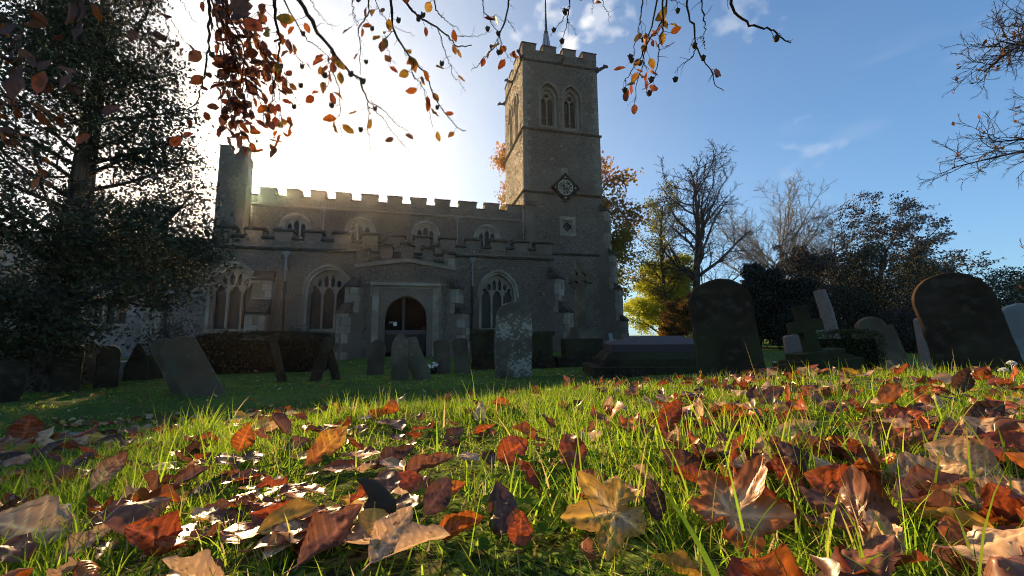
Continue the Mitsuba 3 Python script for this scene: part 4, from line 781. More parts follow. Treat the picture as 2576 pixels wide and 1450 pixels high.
bush('laurel_bush', 'large dark olive bush under the thorn trees', 2235, 17.5, 3.6, 585, OL, 71, n=20000, size=.13)
bush('laurel_bush', 'brown-green bush behind the clipped mossy box bush', 2130, 13.5, 1.7, 700, [(.036, .028, .014), (.050, .033, .017), (.026, .025, .012)], 72, n=9000, size=.10)
bush('hedge_bush', 'dark green bush behind the largest dark gravestone', 2390, 14.5, 3.0, 600, OL, 73, n=14000, size=.11)
bush('hedge_bush', 'dark green bush at the right edge above the pale gravestone', 2560, 12.5, 2.6, 655, [(.026, .036, .012), (.038, .048, .016), (.020, .028, .010)], 74, n=11000, size=.10)
bush('hedge_bush', 'shaded dark bush between the yews and the tilted cross', 2040, 15.0, 1.6, 760, YW, 75, n=7000, size=.10)
bush('hedge_bush', 'brownish dark bush right of the broken stone column', 2290, 12.5, 1.9, 735, [(.05, .036, .026), (.035, .03, .02), (.06, .04, .028)], 76, n=9000, size=.09)
# clipped hedges: boxes of small leaves over a core
def clipped(name, lab, px, foot_, y, wpx, top, dep, pal, seed, turn=0, n=9000, size=.03, round_=.25):
    g = np.random.default_rng(seed); k = thing(name, lab, 'bush'); b = at_y(px, foot_, y); b[2] = float(zg(b[0], b[1])); w = wpx / 1000 * ((b - EYE) @ FWD); h = at_y(px, top, y)[2] - b[2]
    P = g.uniform(-1, 1, (n, 3)); P[:, 2] = P[:, 2] * .5 + .5; f = g.integers(0, 5, n); P[f == 0, 1] = -1; P[f == 1, 2] = 1; P[f == 2, 0] = -1; P[f == 3, 0] = 1; P[f == 4, 1] = -1
    q = P * np.array([w / 2, dep / 2, h]); e = np.maximum(np.abs(P[:, 0]) ** 6, np.maximum(P[:, 2], 0) ** 6); q[:, 2] -= round_ * h * .35 * np.abs(P[:, 0]) ** 4 * P[:, 2]; q += g.normal(0, .018, q.shape) + (meshkit.fbm(q * 3 + seed, 3, 1)[:, None] - .5) * .12
    R = trimesh.transformations.rotation_matrix(math.radians(turn), [0, 0, 1])[:3, :3]; q[:, 1] += dep / 2; m, c = leaves(q @ R.T + b, size, g, pal); obj('foliage', m, 'dark_foliage', k, color=c)
    core = B(-w / 2 + .06, w / 2 - .06, .06, dep - .06, -.05, h * .88 - .05); core.apply_transform(np.vstack([np.c_[R, b], [0, 0, 0, 1]])); obj('core', core, 'void', k)
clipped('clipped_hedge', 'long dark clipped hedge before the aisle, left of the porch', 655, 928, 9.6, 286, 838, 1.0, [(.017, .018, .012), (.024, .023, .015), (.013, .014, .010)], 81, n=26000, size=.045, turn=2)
clipped('box_bush', 'low clipped box bush with a mossy green top beside the tilted cross', 2165, 918, 4.35, 118, 832, .5, [(.034, .045, .012), (.050, .062, .016), (.025, .033, .010)], 82, turn=-22, n=9000, size=.022)
bush('shrub', 'loose dark shrub at the foot of the aisle wall beyond the clipped hedge', 760, 11.5, .9, 815, [(.035, .032, .022), (.05, .045, .03)], 83, n=2500, size=.06)
bush('shrub', 'dark undergrowth beside the holly trunk under the chancel wall', 470, 12.5, 1.5, 800, [(.035, .03, .025), (.045, .04, .03)], 84, n=3500, size=.07)
# overhanging bare tree at the right edge, its trunk outside the picture
g = np.random.default_rng(91); RT = thing('overhanging_tree', 'bare twiggy branches with a few leaves hanging in at the right edge', 'tree')
out, tips = [], []; rb = np.array([11.2, 3.4, float(zg(11.2, 3.4)) - .2]); tr = smooth_path([rb, rb + [-.1, .1, 2], rb + [.1, .3, 4.4], rb + [-.1, .5, 7.5]], 20); out.append((tr, np.linspace(.3, .12, len(tr)), 0)); 
RS = [None, dict(wig=.05, up=-.005, n=10, tap=.2), dict(num=(16, 20), t0=.5, ang=36, len=.17, fall=.3, wig=.13, up=.03, n=6, tap=.3, rmin=.006), dict(num=(6, 8), t0=.2, ang=36, len=.42, wig=.14, up=.03, n=5, tap=.4, rmin=.004), dict(num=(2, 4), t0=.3, ang=34, len=.5, wig=.16, n=3, tap=.5, rmin=.003)]
for px, py, r0, z0 in ((2730, 20, 8.2, 6.6), (2700, 150, 8.0, 5.2), (2690, 230, 7.8, 4.6), (2700, 310, 7.8, 4.0), (2710, 450, 7.9, 3.2), (2715, 80, 8.4, 5.6), (2690, 190, 8.1, 4.9), (2695, 380, 8.1, 3.6)):
    e = at_dist(px, py, r0); s = tr[np.argmin(np.abs(tr[:, 2] - (z0 - .2)))]; grow(s, e - s, np.linalg.norm(e - s) * 1.0, .035, 1, RS, g, out, tips)
obj('trunk', limbs(out, 0, 0), 'bark', RT, smooth=True); obj('limbs', limbs(out, 1, 2), 'twig', RT, smooth=True); obj('twigs', limbs(out, 3, 9), 'twig', RT, kind='stuff')
tt = [t for t in tips if g.random() < .04]; m, c = leaves(cloud(tt, 1, .02, g), .07, g, [(.22, .09, .03), (.12, .06, .03)]); obj('leaves', m, 'foliage', RT, color=c, kind='stuff')
# ---------------------------------------------------------------- leaf blades
def beech_leaf(L, W, g, nu=6, nv=2, curl=.5, bend=.3, wave=.05, veins=7, pet=.18):
    t = np.linspace(0, 1, nu + 1); s = np.linspace(-1, 1, 2 * nv + 1); T, S = np.meshgrid(t, s, indexing='ij')
    w = W / 2 * np.sin(PI * np.clip(T, 0, 1) ** .88) ** .78 * (1 + .03 * np.sin(2 * PI * veins * T + 1)); w[0] = W * .02; w[-1] = W * .01
    a = curl * (1 + .5 * (g.random() - .5)) + 1e-3; y = w * np.sin(a * S) / a; z = w * (1 - np.cos(a * S)) / a
    z = z + wave * W * np.abs(S) ** 1.3 * np.sin(2 * PI * g.uniform(1.2, 2.2) * T + S * 2 + g.uniform(0, 6)) * np.sin(PI * T) + .018 * W * np.cos(2 * PI * (veins * T - 1.0 * np.abs(S) * .9)) * (1 - .3 * np.abs(S)) * np.sin(PI * T)
    if pet:
        o = g.uniform(0, 90); q = np.stack([T * 3.1 + o, S * 1.3 + o, 0 * T], -1); z = z + W * .22 * wave / .06 * (meshkit.fbm(q, 3, 2) - .5) * (.4 + .6 * np.abs(S)) * np.sin(PI * np.clip(T, .03, .97)); y = y * (1 + (.035 if nu > 16 else .012) * (np.abs(S) > .99) * ((np.arange(nu + 1) % 2)[:, None] * 2 - 1))
    b = bend + 1e-3; x = L * np.sin(b * T) / b; zz = L * (1 - np.cos(b * T)) / b
    v = np.stack([x - z * np.sin(b * T), y, zz + z * np.cos(b * T)], -1).reshape(-1, 3)
    i, j = np.meshgrid(np.arange(nu), np.arange(2 * nv), indexing='ij'); k = 2 * nv + 1
    q = np.stack([i * k + j, (i + 1) * k + j, (i + 1) * k + j + 1, i * k + j + 1], -1).reshape(-1, 4); f = np.vstack([q[:, [0, 1, 2]], q[:, [0, 2, 3]]])
    vein = np.maximum(np.exp(-(S / .07) ** 2), .75 * np.clip(np.cos(2 * PI * (veins * T - np.abs(S) * .9)), 0, 1) ** 7 * (np.abs(S) < .95))
    if pet:
        pv, pf = tube(np.array([[0, 0, 0], [-L * pet * .5, 0, L * pet * .04], [-L * pet, 0, L * pet * .16]]), W * .018, 4); f = np.vstack([f, pf + len(v)]); n0 = len(v); v = np.vstack([v, pv])
        return v, f, np.r_[vein.ravel(), np.full(len(pv), .6)], np.r_[T.ravel(), np.zeros(len(pv))], np.r_[np.abs(S).ravel(), np.zeros(len(pv))]
    return v, f, vein.ravel(), T.ravel(), np.abs(S).ravel()
def lobed_leaf(L, g, na=150, nrg=14, cup=.25, wave=.06):
    a = np.linspace(-PI, PI, na, endpoint=False); R = np.full(na, .36)
    cen = np.radians([0, 58, -58, 122, -122]); amp = [.74, .66, .64, .47, .47]
    for c, m in zip(cen, amp): R = np.maximum(R, .36 + (m - .36) * np.clip(1 - np.abs((a - c) / .50) ** 1.25, 0, 1))
    R = np.convolve(np.r_[R[-2:], R, R[:2]], [.1, .2, .4, .2, .1], 'valid') * (1 + .075 * (np.abs((a * 9.5) % 2 - 1) - .5)); R *= np.where(np.abs(a) > 2.95, .45, 1) * (1 + .08 * (meshkit.fbm(np.c_[a * 2 + g.uniform(0, 50), a * 0, a * 0], 3) - .5))
    r = np.linspace(0, 1, nrg + 1)[1:]; v = [[0, 0, 0]]; vn = [1.0]; tt = [0.]; se = [0.]; ph, o = g.uniform(0, 6), g.uniform(0, 90)
    for q in r:
        x, y = L * .62 * R * q * np.cos(a), L * .62 * R * q * np.sin(a); cr = meshkit.fbm(np.c_[x / L * 4 + o, y / L * 4 + o, 0 * x], 4, 3) - .5
        d = np.min(np.abs((a[:, None] - cen[None] + PI) % (2 * PI) - PI), 1); rib = np.exp(-(d * q * R / .03) ** 2)
        z = cup * L * (q * R) ** 2 * .8 + wave * L * q ** 2 * np.sin(2 * a + ph) + wave * 1.6 * L * cr * (.3 + .7 * q) - .012 * L * rib + .006 * L * np.cos((q * R * 34 - d * 11))
        v += list(np.stack([x, y, z], -1)); vn += list(np.maximum(rib, .18 * np.clip(np.cos((q * R * 34 - d * 11)), 0, 1) ** 10)); tt += [q] * na; se += [q] * na
    k = np.arange(na); k2 = (k + 1) % na; f = [np.stack([0 * k, 1 + k, 1 + k2], 1)]
    for i in range(len(r) - 1): b0 = 1 + i * na; f += [np.stack([b0 + k, b0 + na + k, b0 + na + k2], 1), np.stack([b0 + k, b0 + na + k2, b0 + k2], 1)]
    return np.array(v), np.vstack(f), np.array(vn), np.array(tt), np.array(se)
def paint(v, vein, tt, ed, base, g, tip=None, light=1.8, blot=.6, edge=.35):
    s = 1 / max(np.ptp(v[:, 0]), .01); n = meshkit.fbm(v * s * 5 + g.uniform(0, 50), 4, 3)[:, None]; n2 = meshkit.fbm(v * s * 14 + 9, 3, 4)[:, None]
    c = np.array(base) * (1 - blot / 2 + blot * (n - .1) * 1.2) * (.85 + .3 * n2)
    if tip is not None: k = np.clip((n * 1.6 + tt[:, None] * .8 - .9) * 1.8, 0, 1); c = c * (1 - k) + np.array(tip) * k
    c = c * (1 + (light - 1) * vein[:, None]); sp = meshkit.noise(v * s * 30 + 3, 7)[:, None]; c = c * (1 - .65 * ss(.74, .86, sp)); c = c * (1 - edge * np.clip(ed[:, None] * 1.5 - .9, 0, 1)); return np.clip(c, .004, .85)
def turn3(v, roll, pitch, yaw):
    return v @ trimesh.transformations.euler_matrix(math.radians(roll), math.radians(-pitch), math.radians(yaw), 'sxyz')[:3, :3].T
ORANGE, YELLOW, RUSSET, BROWN, TAN, DARK = (.42, .115, .022), (.50, .27, .04), (.29, .065, .022), (.20, .080, .046), (.52, .32, .18), (.095, .042, .030)

# ---------------------------------------------------------------- hanging beech branches
g = np.random.default_rng(101)
BT = thing('beech_tree', 'copper and gold beech twigs with nut husks hanging across the top of the picture', 'tree')
def Z(ox, oy, s, pts): return [(ox + a * s, oy + b * s) for a, b in pts]
z5 = lambda *p: Z(474, 0, .2997, p); z1 = lambda *p: Z(1185.3, 0, .3489, p); zc = lambda *p: Z(1548.8, 0, .1962, p); zl = lambda *p: Z(0, 0, .3815, p)
# (pixel path, distance, radius at the top, leaves per metre, husks, colours)
WARM = [ORANGE, YELLOW, RUSSET, ORANGE, (.36, .16, .03)]; DIM = [(.19, .05, .022), (.12, .05, .03), (.15, .045, .025), BROWN, DARK, (.30, .085, .02)]; MIXED = WARM + DIM
BR = [(z5((300, 500), (330, 800), (310, 1000), (350, 1150)), 2.1, .0022, 42, 0, DIM), (z5((450, 640), (470, 900), (480, 1050), (520, 1230)), 2.0, .0022, 42, 0, DIM), (z5((560, 700), (620, 920), (640, 1060), (650, 1190)), 2.0, .0022, 40, 0, DIM),
      (z5((250, 600), (280, 850), (300, 1080)), 2.15, .002, 42, 0, DIM), (z5((380, 700), (390, 980), (440, 1120), (450, 1280)), 2.05, .002, 40, 0, DIM), (z5((700, 700), (760, 960), (790, 1190)), 1.95, .002, 45, 0, MIXED), (z5((420, 300), (350, 560), (390, 800)), 2.0, .002, 45, 0, DIM),
      (z5((160, -60), (180, 100), (165, 350), (150, 500), (120, 680), (80, 850), (-20, 930)), 2.1, .0048, 16, 2, DIM),
      (z5((220, -60), (250, 70), (330, 300), (380, 480), (420, 640)), 1.95, .004, 62, 1, DIM), (z5((270, -60), (300, 60), (420, 300), (470, 480), (440, 700), (430, 900)), 2.0, .004, 62, 1, DIM),
      (z5((330, -60), (400, 130), (520, 380), (570, 560), (560, 760), (520, 940)), 2.05, .004, 56, 1, DIM), (z5((380, -60), (470, 150), (580, 360), (660, 500), (700, 640), (720, 900)), 1.9, .004, 64, 1, MIXED),
      (z5((190, -40), (240, 180), (280, 330), (330, 560), (360, 760), (320, 950)), 2.15, .0036, 62, 1, DIM), (z5((250, 20), (330, 220), (400, 420), (480, 620), (470, 860), (470, 1050)), 2.1, .0034, 62, 1, DIM),
      (z5((420, 60), (520, 260), (620, 430), (700, 560), (760, 760), (790, 1080)), 2.0, .0034, 60, 2, MIXED),
      (z5((715, -60), (735, 180), (765, 330), (755, 450), (730, 640), (690, 800)), 1.85, .0050, 22, 3, WARM), (z5((780, 290), (850, 380), (930, 500), (985, 550)), 1.9, .002, 14, 2, DIM),
      (z5((800, 600), (870, 760), (950, 920), (1020, 1060)), 2.0, .0016, 5, 2, DIM),
      (z5((780, -40), (900, 180), (960, 290), (1060, 380), (1140, 440), (1210, 520), (1320, 580)), 2.1, .0028, 7, 2, WARM),
      (z5((880, -60), (1010, 130), (1090, 280), (1200, 410), (1320, 570), (1430, 660), (1480, 790), (1510, 850)), 1.8, .0062, 9, 3, WARM), (z5((1510, 850), (1510, 940), (1500, 1060), (1520, 1200), (1530, 1290)), 1.8, .0022, 9, 2, WARM),
      (z5((1510, 850), (1640, 930), (1750, 1050), (1840, 1100), (1880, 1150)), 1.8, .0022, 8, 2, DIM), (z5((1515, 900), (1620, 980), (1700, 1090), (1800, 1210), (1860, 1300)), 1.82, .0020, 6, 1, DIM),
      (z5((1200, 410), (1220, 600), (1260, 760), (1275, 1000), (1280, 1150)), 1.8, .0026, 20, 2, WARM), (z5((1175, 480), (1190, 560), (1170, 700), (1120, 820)), 1.8, .0022, 34, 1, WARM),
      (z5((1000, -40), (1060, 60), (1120, 150), (1190, 210), (1240, 225)), 2.1, .002, 2, 0, DIM),
      (z5((1520, -50), (1500, 130), (1430, 240), (1440, 370), (1440, 560), (1445, 640)), 1.9, .0032, 6, 3, DIM), (z5((1370, -50), (1390, 130), (1430, 250)), 1.9, .0022, 12, 1, MIXED),
      (z5((1690, -50), (1710, 170), (1725, 250), (1800, 400), (1890, 520), (1980, 600), (2020, 680), (2060, 800), (2160, 960), (2260, 1070), (2330, 1100)), 1.9, .0046, 12, 4, WARM), (z5((1720, 250), (1660, 330), (1680, 450), (1740, 540)), 1.9, .002, 26, 1, MIXED),
      (z5((1890, 520), (1890, 640), (1960, 720), (2000, 860), (2050, 1070)), 1.9, .002, 16, 1, WARM),
      (z5((1770, -50), (1880, 90), (1960, 160), (2090, 240), (2200, 330), (2270, 390), (2380, 380)), 1.75, .005, 12, 3, WARM), (z5((2090, 240), (2150, 420), (2200, 560), (2225, 640), (2270, 690), (2330, 770)), 1.8, .002, 7, 1, WARM),
      (z5((2070, -40), (2090, 100), (2180, 190), (2270, 240)), 1.8, .0026, 9, 1, WARM), (z5((1560, -40), (1620, 120), (1740, 230), (1900, 300)), 1.95, .002, 6, 1, MIXED),
      (z1((285, -60), (250, 130), (200, 270), (160, 350), (80, 440), (0, 510)), 1.85, .0034, 12, 2, WARM), (z1((80, -50), (95, 80), (180, 220), (230, 360), (300, 450)), 1.9, .0022, 16, 2, WARM), (z1((250, 130), (300, 200), (325, 240)), 1.85, .0014, 4, 0, WARM),
      (z1((715, -50), (690, 90), (600, 220), (570, 270)), 1.9, .0022, 3, 3, DIM), (z1((712, -40), (690, 180), (650, 290), (647, 350)), 1.92, .002, 3, 2, DIM), (z1((690, 140), (740, 210), (762, 260)), 1.9, .0012, 2, 0, DIM),
      (z1((940, -40), (960, 50), (990, 95), (995, 185)), 1.95, .0014, 1, 0, DIM), (z1((885, -40), (880, 30), (870, 110)), 1.95, .0012, 8, 0, WARM), (z1((-100, 260), (60, 260), (150, 220)), 1.9, .0014, 2, 1, WARM),
      (zc((360, -160), (330, 200), (290, 380), (240, 600), (240, 720)), 1.7, .0026, 14, 3, WARM), (zc((560, -160), (500, 120), (460, 330), (400, 560), (350, 780), (330, 900), (270, 1050), (240, 1330)), 1.7, .0034, 20, 2, WARM),
      (zc((690, -160), (640, 100), (560, 320), (400, 570), (310, 750), (180, 950), (100, 1050)), 1.68, .0034, 26, 2, WARM), (zc((610, -160), (600, 250), (610, 370), (560, 580), (530, 850), (480, 1040), (340, 1150)), 1.72, .0030, 18, 3, WARM),
      (zc((900, -160), (930, 180), (990, 320), (1030, 560), (1130, 780), (1230, 880), (1280, 1070), (1385, 1170)), 1.75, .0036, 3, 3, DIM), (zc((1040, 600), (980, 740), (860, 830), (750, 930)), 1.75, .0022, 3, 1, DIM), (zc((1060, -160), (1130, 260), (1120, 470), (1040, 510)), 1.8, .0024, 2, 2, DIM), (zc((1125, 480), (1150, 650)), 1.8, .0014, 0, 1, DIM),
      (zc((1440, -160), (1475, 0), (1530, 140), (1680, 280), (1830, 350), (1990, 370), (2080, 460), (2190, 520), (2240, 545)), 1.7, .0046, 0, 3, DIM), (zc((700, -10), (820, 40), (940, 100)), 1.75, .0014, 2, 1, DIM),
      (zl((1030, -60), (960, 110), (900, 200), (830, 340)), 2.2, .0042, 12, 1, DIM), (zl((960, 150), (1000, 300), (1060, 450), (1090, 480)), 2.2, .0018, 9, 1, DIM), (zl((1050, -40), (1110, 200), (1120, 350), (1080, 470)), 2.2, .0018, 9, 2, DIM),
      (zl((1130, 130), (1180, 220), (1240, 300), (1255, 350)), 2.2, .0014, 8, 1, DIM), (zl((1170, -40), (1190, 0), (1260, 110), (1300, 160)), 2.2, .0014, 4, 1, DIM),
      (zl((-60, 320), (90, 420), (250, 500), (470, 560), (560, 590)), 1.7, .0062, 16, 2, DIM), (zl((140, -60), (190, 100), (230, 180), (300, 220)), 1.8, .002, 10, 1, DIM), (zl((-60, 120), (60, 130), (170, 80)), 1.8, .002, 12, 1, DIM), (zl((-40, 180), (60, 300), (130, 380), (210, 440)), 1.75, .002, 22, 1, DIM),
      (zl((500, -60), (520, 60), (500, 150), (520, 200)), 1.5, .002, 16, 0, DIM), (zl((-60, 560), (60, 640), (180, 760), (260, 900)), 1.9, .003, 34, 0, [RUSSET, ORANGE, BROWN]), (zl((-60, 760), (60, 860), (180, 960), (300, 1060)), 1.9, .003, 32, 0, [RUSSET, BROWN, ORANGE]),
      (zl((-60, 680), (120, 700), (300, 720), (420, 760)), 1.9, .003, 26, 0, [RUSSET, BROWN]), (zl((-60, 960), (40, 1060), (140, 1140), (240, 1220)), 2.0, .003, 24, 0, [RUSSET, BROWN, DARK])]
hang, bk = [], []
bough = []
for path, dist, r0, dens, hk, pal in BR:
    hk = hk // 2 + (hk > 0 and g.random() < .4)
    n = len(path); dd = dist * (1 + .05 * g.normal() + .06 * np.linspace(-.5, .5, n) * g.normal()); P = smooth_path([at_dist(a, b, e) for (a, b), e in zip(path, dd)], 26); n = len(P)
    P[1:-1] += g.normal(0, .0022, (n - 2, 3)); R = r0 * np.linspace(1, .34, n) * (1 + .18 * (g.random(n) < .15)); parts = [tube(P, R, 5)]; seg = np.linalg.norm(np.diff(P, axis=0), axis=1); Lg = seg.sum()
    bough.append(P[0]); spots = []
    nl = max(int(1.3 * dens * Lg * g.uniform(.9, 1.1)), 0); ns = nl + hk + int(Lg * 14)
    for q in range(ns):
        a = int(g.integers(1, n - 1)); d = nrm(P[min(a + 1, n - 1)] - P[a - 1]); out_ = nrm(d * g.uniform(.2, 1.0) + g.normal(0, .75, 3) + np.array([0, 0, -.25])); l = g.uniform(.012, .055) if q < nl else g.uniform(.015, .05)
        e = [P[a]]; dr_ = out_
        for _ in range(3): dr_ = nrm(dr_ + g.normal(0, .25, 3)); e.append(e[-1] + dr_ * l / 3)
        parts.append(tube(np.array(e), min(.0011, R[a] * .7) * np.linspace(1, .6, 4), 3)); spots.append((e[-1], dr_, q))
    key = obj('branch', cat(parts), 'twig', BT, smooth=True)
    for e, d, q in spots:
        if q < nl:
            S_ = g.uniform(.78, 1.2); L, W = .042 * S_, .028 * S_ * g.uniform(.8, 1.1); v, f, vein, tt, ed = beech_leaf(L, W, g, 6, 2, g.uniform(-.2, 1.5), g.uniform(-.7, .7), .07, pet=0)
            c0 = np.array(pal[g.integers(len(pal))]) * g.uniform(.75, 1.2); col = paint(v, vein, tt, ed, c0, g, light=.8, blot=.6)
            v = turn3(v, g.uniform(-70, 70), g.uniform(-85, 5), math.degrees(math.atan2(d[1], d[0])) + g.normal(0, 40)) + e; hang.append((L * W / np.sum((e - EYE) ** 2), key, v, f, col))
        elif q < nl + hk:
            m = trimesh.creation.icosphere(1, .0072); m.vertices *= 1 + .25 * g.random((len(m.vertices), 1)); m.vertices[:, 2] *= 1.15; move(m, e)
            for a in range(4):                          # the husk's four open valves
                t = a * PI / 2 + g.uniform(0, .4); vv = B(-.004, .004, -.0015, .0015, 0, .013); vv.apply_transform(trimesh.transformations.euler_matrix(.5, 0, t)); move(vv, e + .004 * np.array([math.cos(t), math.sin(t), -.6])); m = J(m, vv)
            obj('husk', m, 'husk', key)
# a few big leaves close to the lens
for px, py, dist, L, pal, a in ((600, 18, 1.0, .042, BROWN, 10), (632, 62, 1.05, .045, RUSSET, -35), (600, 42, 1.05, .040, DARK, 20), (40, 215, .9, .048, DARK, 80), (100, 212, 1.0, .036, RUSSET, 75), (163, 208, 1.1, .036, DARK, 60), (108, 168, 1.3, .034, DARK, 40), (195, 80, 1.5, .046, DARK, 70), (196, 30, 1.5, .05, DARK, 80), (275, 278, 1.3, .04, DARK, 10), (205, 350, 1.4, .036, RUSSET, 30), (88, 465, 1.3, .032, ORANGE, 60), (440, 358, 1.6, .04, RUSSET, 45), (470, 340, 1.7, .036, RUSSET, 10), (40, 100, 1.4, .05, DARK, 50), (10, 80, 1.4, .05, DARK, 30)):
    v, f, vein, tt, ed = beech_leaf(L, L * .72, g, 8, 3, .5, .3, .06, pet=.15); v = v - v.mean(0); v = turn3(v, 78 + g.normal(0, 12), a, 0); hang.append((9, 'beech_tree__branch', v + at_dist(px, py, dist), f, paint(v, vein, tt, ed, pal, g, light=.8, blot=.6)))
hang.sort(key=lambda h: -h[0])
for _, key, v, f, col in hang[:290]: obj('leaf', trimesh.Trimesh(v, f, process=False), 'hung_leaf', key, smooth=True, color=col)
rest = hang[290:]
if rest: obj('leaf_spray', cat([(h[2], h[3]) for h in rest]), 'hung_leaf', BT, smooth=True, color=np.vstack([h[4] for h in rest]), kind='stuff')
# the boughs and trunk that carry them, above and behind the picture
top = np.array([-2.6, -2.4, float(zg(-2.6, -2.4)) - .2]); tr = smooth_path([top, top + [.05, 0, 1.6], top + [0, .1, 3.2], top + [.1, .2, 6.0]], 18); parts = [tube(tr, np.linspace(.34, .2, len(tr)), 12)]
hub = [np.array([x, 1.45 + .25 * math.sin(i), 2.75 + .25 * math.cos(i * 1.7)]) for i, x in enumerate((-1.7, -.8, 0., .8, 1.6))]; bp = smooth_path([tr[11], tr[11] + [.4, 1.2, .5], hub[0] + [0, -.8, .7]] + hub, 40); parts.append(tube(bp, np.linspace(.09, .018, len(bp)), 8))
obj('trunk', cat(parts), 'bark', BT, smooth=True)
tw = []
for p in bough:
    if pix(p)[0, 1] < 20 and p[2] < 2.9 and p[1] > .3: q = bp[np.argmin(np.linalg.norm(bp - p, axis=1))]; tw.append(tube(smooth_path([q, (q + p) / 2 + g.normal(0, .08, 3), p], 10), np.linspace(.009, .005, 11)[: len(smooth_path([q, (q + p) / 2, p], 10))], 5))
obj('bough', cat(tw), 'twig', BT, smooth=True)

# ---------------------------------------------------------------- fallen leaves
g = np.random.default_rng(202); FL = []; KEYS = []
COLN = {'orange': ORANGE, 'golden yellow': YELLOW, 'russet': RUSSET, 'brown': BROWN, 'tan': TAN, 'dark brown': DARK}
def fallen(pos, L, colname, roll, pitch, yaw, curl=.5, bend=.3, lift=.0, kind='beech', W=.66, res=(14, 6), wave=.06, label=None, tip=None, gg=None, foot_=True):
    gg = gg or g
    if kind == 'beech': v, f, vein, tt, ed = beech_leaf(L, L * W, gg, res[0], res[1], curl, bend, wave)
    else: v, f, vein, tt, ed = lobed_leaf(L, gg, cup=curl, wave=wave)
    v = v - v[:, :].mean(0); col = paint(v, vein, tt, ed, np.array(COLN[colname]) * gg.uniform(.85, 1.15), gg, tip=tip); v = turn3(v, roll, pitch, yaw)
    z = float(zg(pos[0], pos[1])); v[:, 2] -= v[:, 2].min(); v += np.array([pos[0], pos[1], z + lift]); FL.append(dict(v=v, f=f, c=col, col=colname, roll=roll, pitch=pitch, curl=curl, L=L, label=label))
def key(px, py, wpx, colname, tilt, spin, label, aspect=1.0, **k):     # a leaf the photograph shows large: px, py its lowest point, wpx its width there; tilt lifts its far edge
    p = on_ground(px, min(py, 1418 - (28 if k.get('kind') == 'lobed' else 0))); KEYS.append((p[0], p[1], wpx / 1000 * ((p - EYE) @ FWD))); L = .86 * wpx / 1000 * ((p - EYE) @ FWD); a = math.atan2(p[0], p[1]); k.setdefault('res', (40, 14)); kind = k.get('kind', 'beech'); gg = np.random.default_rng(int(px * 7 + py))
    if kind == 'beech': v, f, vein, tt, ed = beech_leaf(L, L * k.get('W', .66), gg, *k['res'], k.get('curl', .5) + .35, k.get('bend', .5), k.get('wave', .13))
    else: v, f, vein, tt, ed = lobed_leaf(L * 1.15, gg, cup=k.get('curl', .3), wave=k.get('wave', .06))
    v = v - v.mean(0); col = paint(v, vein, tt, ed, np.array(COLN[colname]) * gg.uniform(.9, 1.1), gg, tip=k.get('tip'), light=2.1, blot=.55)
    v = turn3(v, 0, 0, spin) @ trimesh.transformations.rotation_matrix(math.radians(tilt), [1, 0, 0])[:3, :3].T @ trimesh.transformations.rotation_matrix(-a, [0, 0, 1])[:3, :3].T
    v[:, 2] -= v[:, 2].min(); v = v + np.array([p[0], p[1], float(zg(p[0], p[1])) + k.get('lift', .006)]); FL.append(dict(v=v, f=f, c=col, col=colname, roll=tilt, pitch=0, curl=k.get('curl', .5), L=L, label=label))
key(1545, 1446, 300, 'tan', 44, 200, 'large tan-yellow lobed leaf tilted towards the viewer at the bottom centre right', kind='lobed', curl=.3, wave=.06, tip=YELLOW)
key(1850, 1446, 350, 'tan', 38, 60, 'large orange-tan lobed leaf at the bottom right of the yellowish lobed one', kind='lobed', curl=.25, wave=.08, tip=ORANGE)
key(1895, 1322, 290, 'russet', 38, 172, 'long curled red leaf with a dark underside above the orange-tan lobed leaf', curl=1.7, bend=.6, W=.6)
key(2160, 1446, 300, 'brown', 38, 150, 'large glossy dark red-brown crumpled leaf at the bottom right', kind='lobed', curl=.4, wave=.16)
key(2430, 1225, 165, 'tan', 55, 165, 'broad tan-brown leaf propped up at the right', curl=.5, W=.85)
key(2330, 1240, 190, 'tan', 26, 15, 'flat pale tan leaf beside the propped-up one at the right', curl=.4, W=.7)
key(1125, 1268, 118, 'golden yellow', 48, 12, 'bright orange-yellow leaf edge-up in the middle of the grass', curl=.8, tip=ORANGE, W=.5)
key(1290, 1182, 105, 'russet', 78, 30, 'upright red-brown leaf glowing in the middle of the grass', curl=.5, bend=.2, W=.85)
key(610, 1158, 80, 'orange', 82, 70, 'upright glowing orange leaf at the left of the sunlit grass', curl=.4, W=.85)
key(822, 1180, 145, 'orange', 48, 40, 'orange leaf with a yellow rim lying tilted left of centre', curl=.7, tip=YELLOW, W=.6)
key(730, 1342, 220, 'russet', 30, 175, 'long dark red leaf with shining rolled edges left of centre', curl=1.6, bend=.5, W=.5)
key(830, 1447, 215, 'brown', 30, 35, 'large red-brown leaf with a silvery shine at the bottom left of centre', curl=.9, W=.66, wave=.15)
key(985, 1449, 180, 'tan', 30, 48, 'shining pale leaf at the bottom beside the large red-brown one', curl=.6)
key(1310, 1449, 105, 'russet', 75, 85, 'upright red leaf tip at the bottom centre', curl=.4, W=.75)
key(385, 1449, 165, 'russet', 48, 150, 'dark red leaf with an orange lit patch at the bottom left', curl=.9, W=.8, wave=.14)
key(215, 1402, 130, 'tan', 35, 20, 'curled tan leaf with a dark rolled rim at the lower left', curl=1.6)
key(75, 1388, 215, 'tan', 36, 160, 'broad ribbed grey-tan leaf at the lower left edge', curl=.4, W=.8)
key(1155, 1376, 165, 'orange', 34, 8, 'orange-lipped leaf with a white shine below the bright orange-yellow one', curl=1.4)
key(2545, 1320, 150, 'tan', 55, 30, 'pale orange-tan leaf at the right edge near the bottom', curl=.4, W=.85)
key(2140, 1322, 215, 'russet', 62, 165, 'broad red leaf standing behind the glossy red-brown one', curl=.4, W=.8)
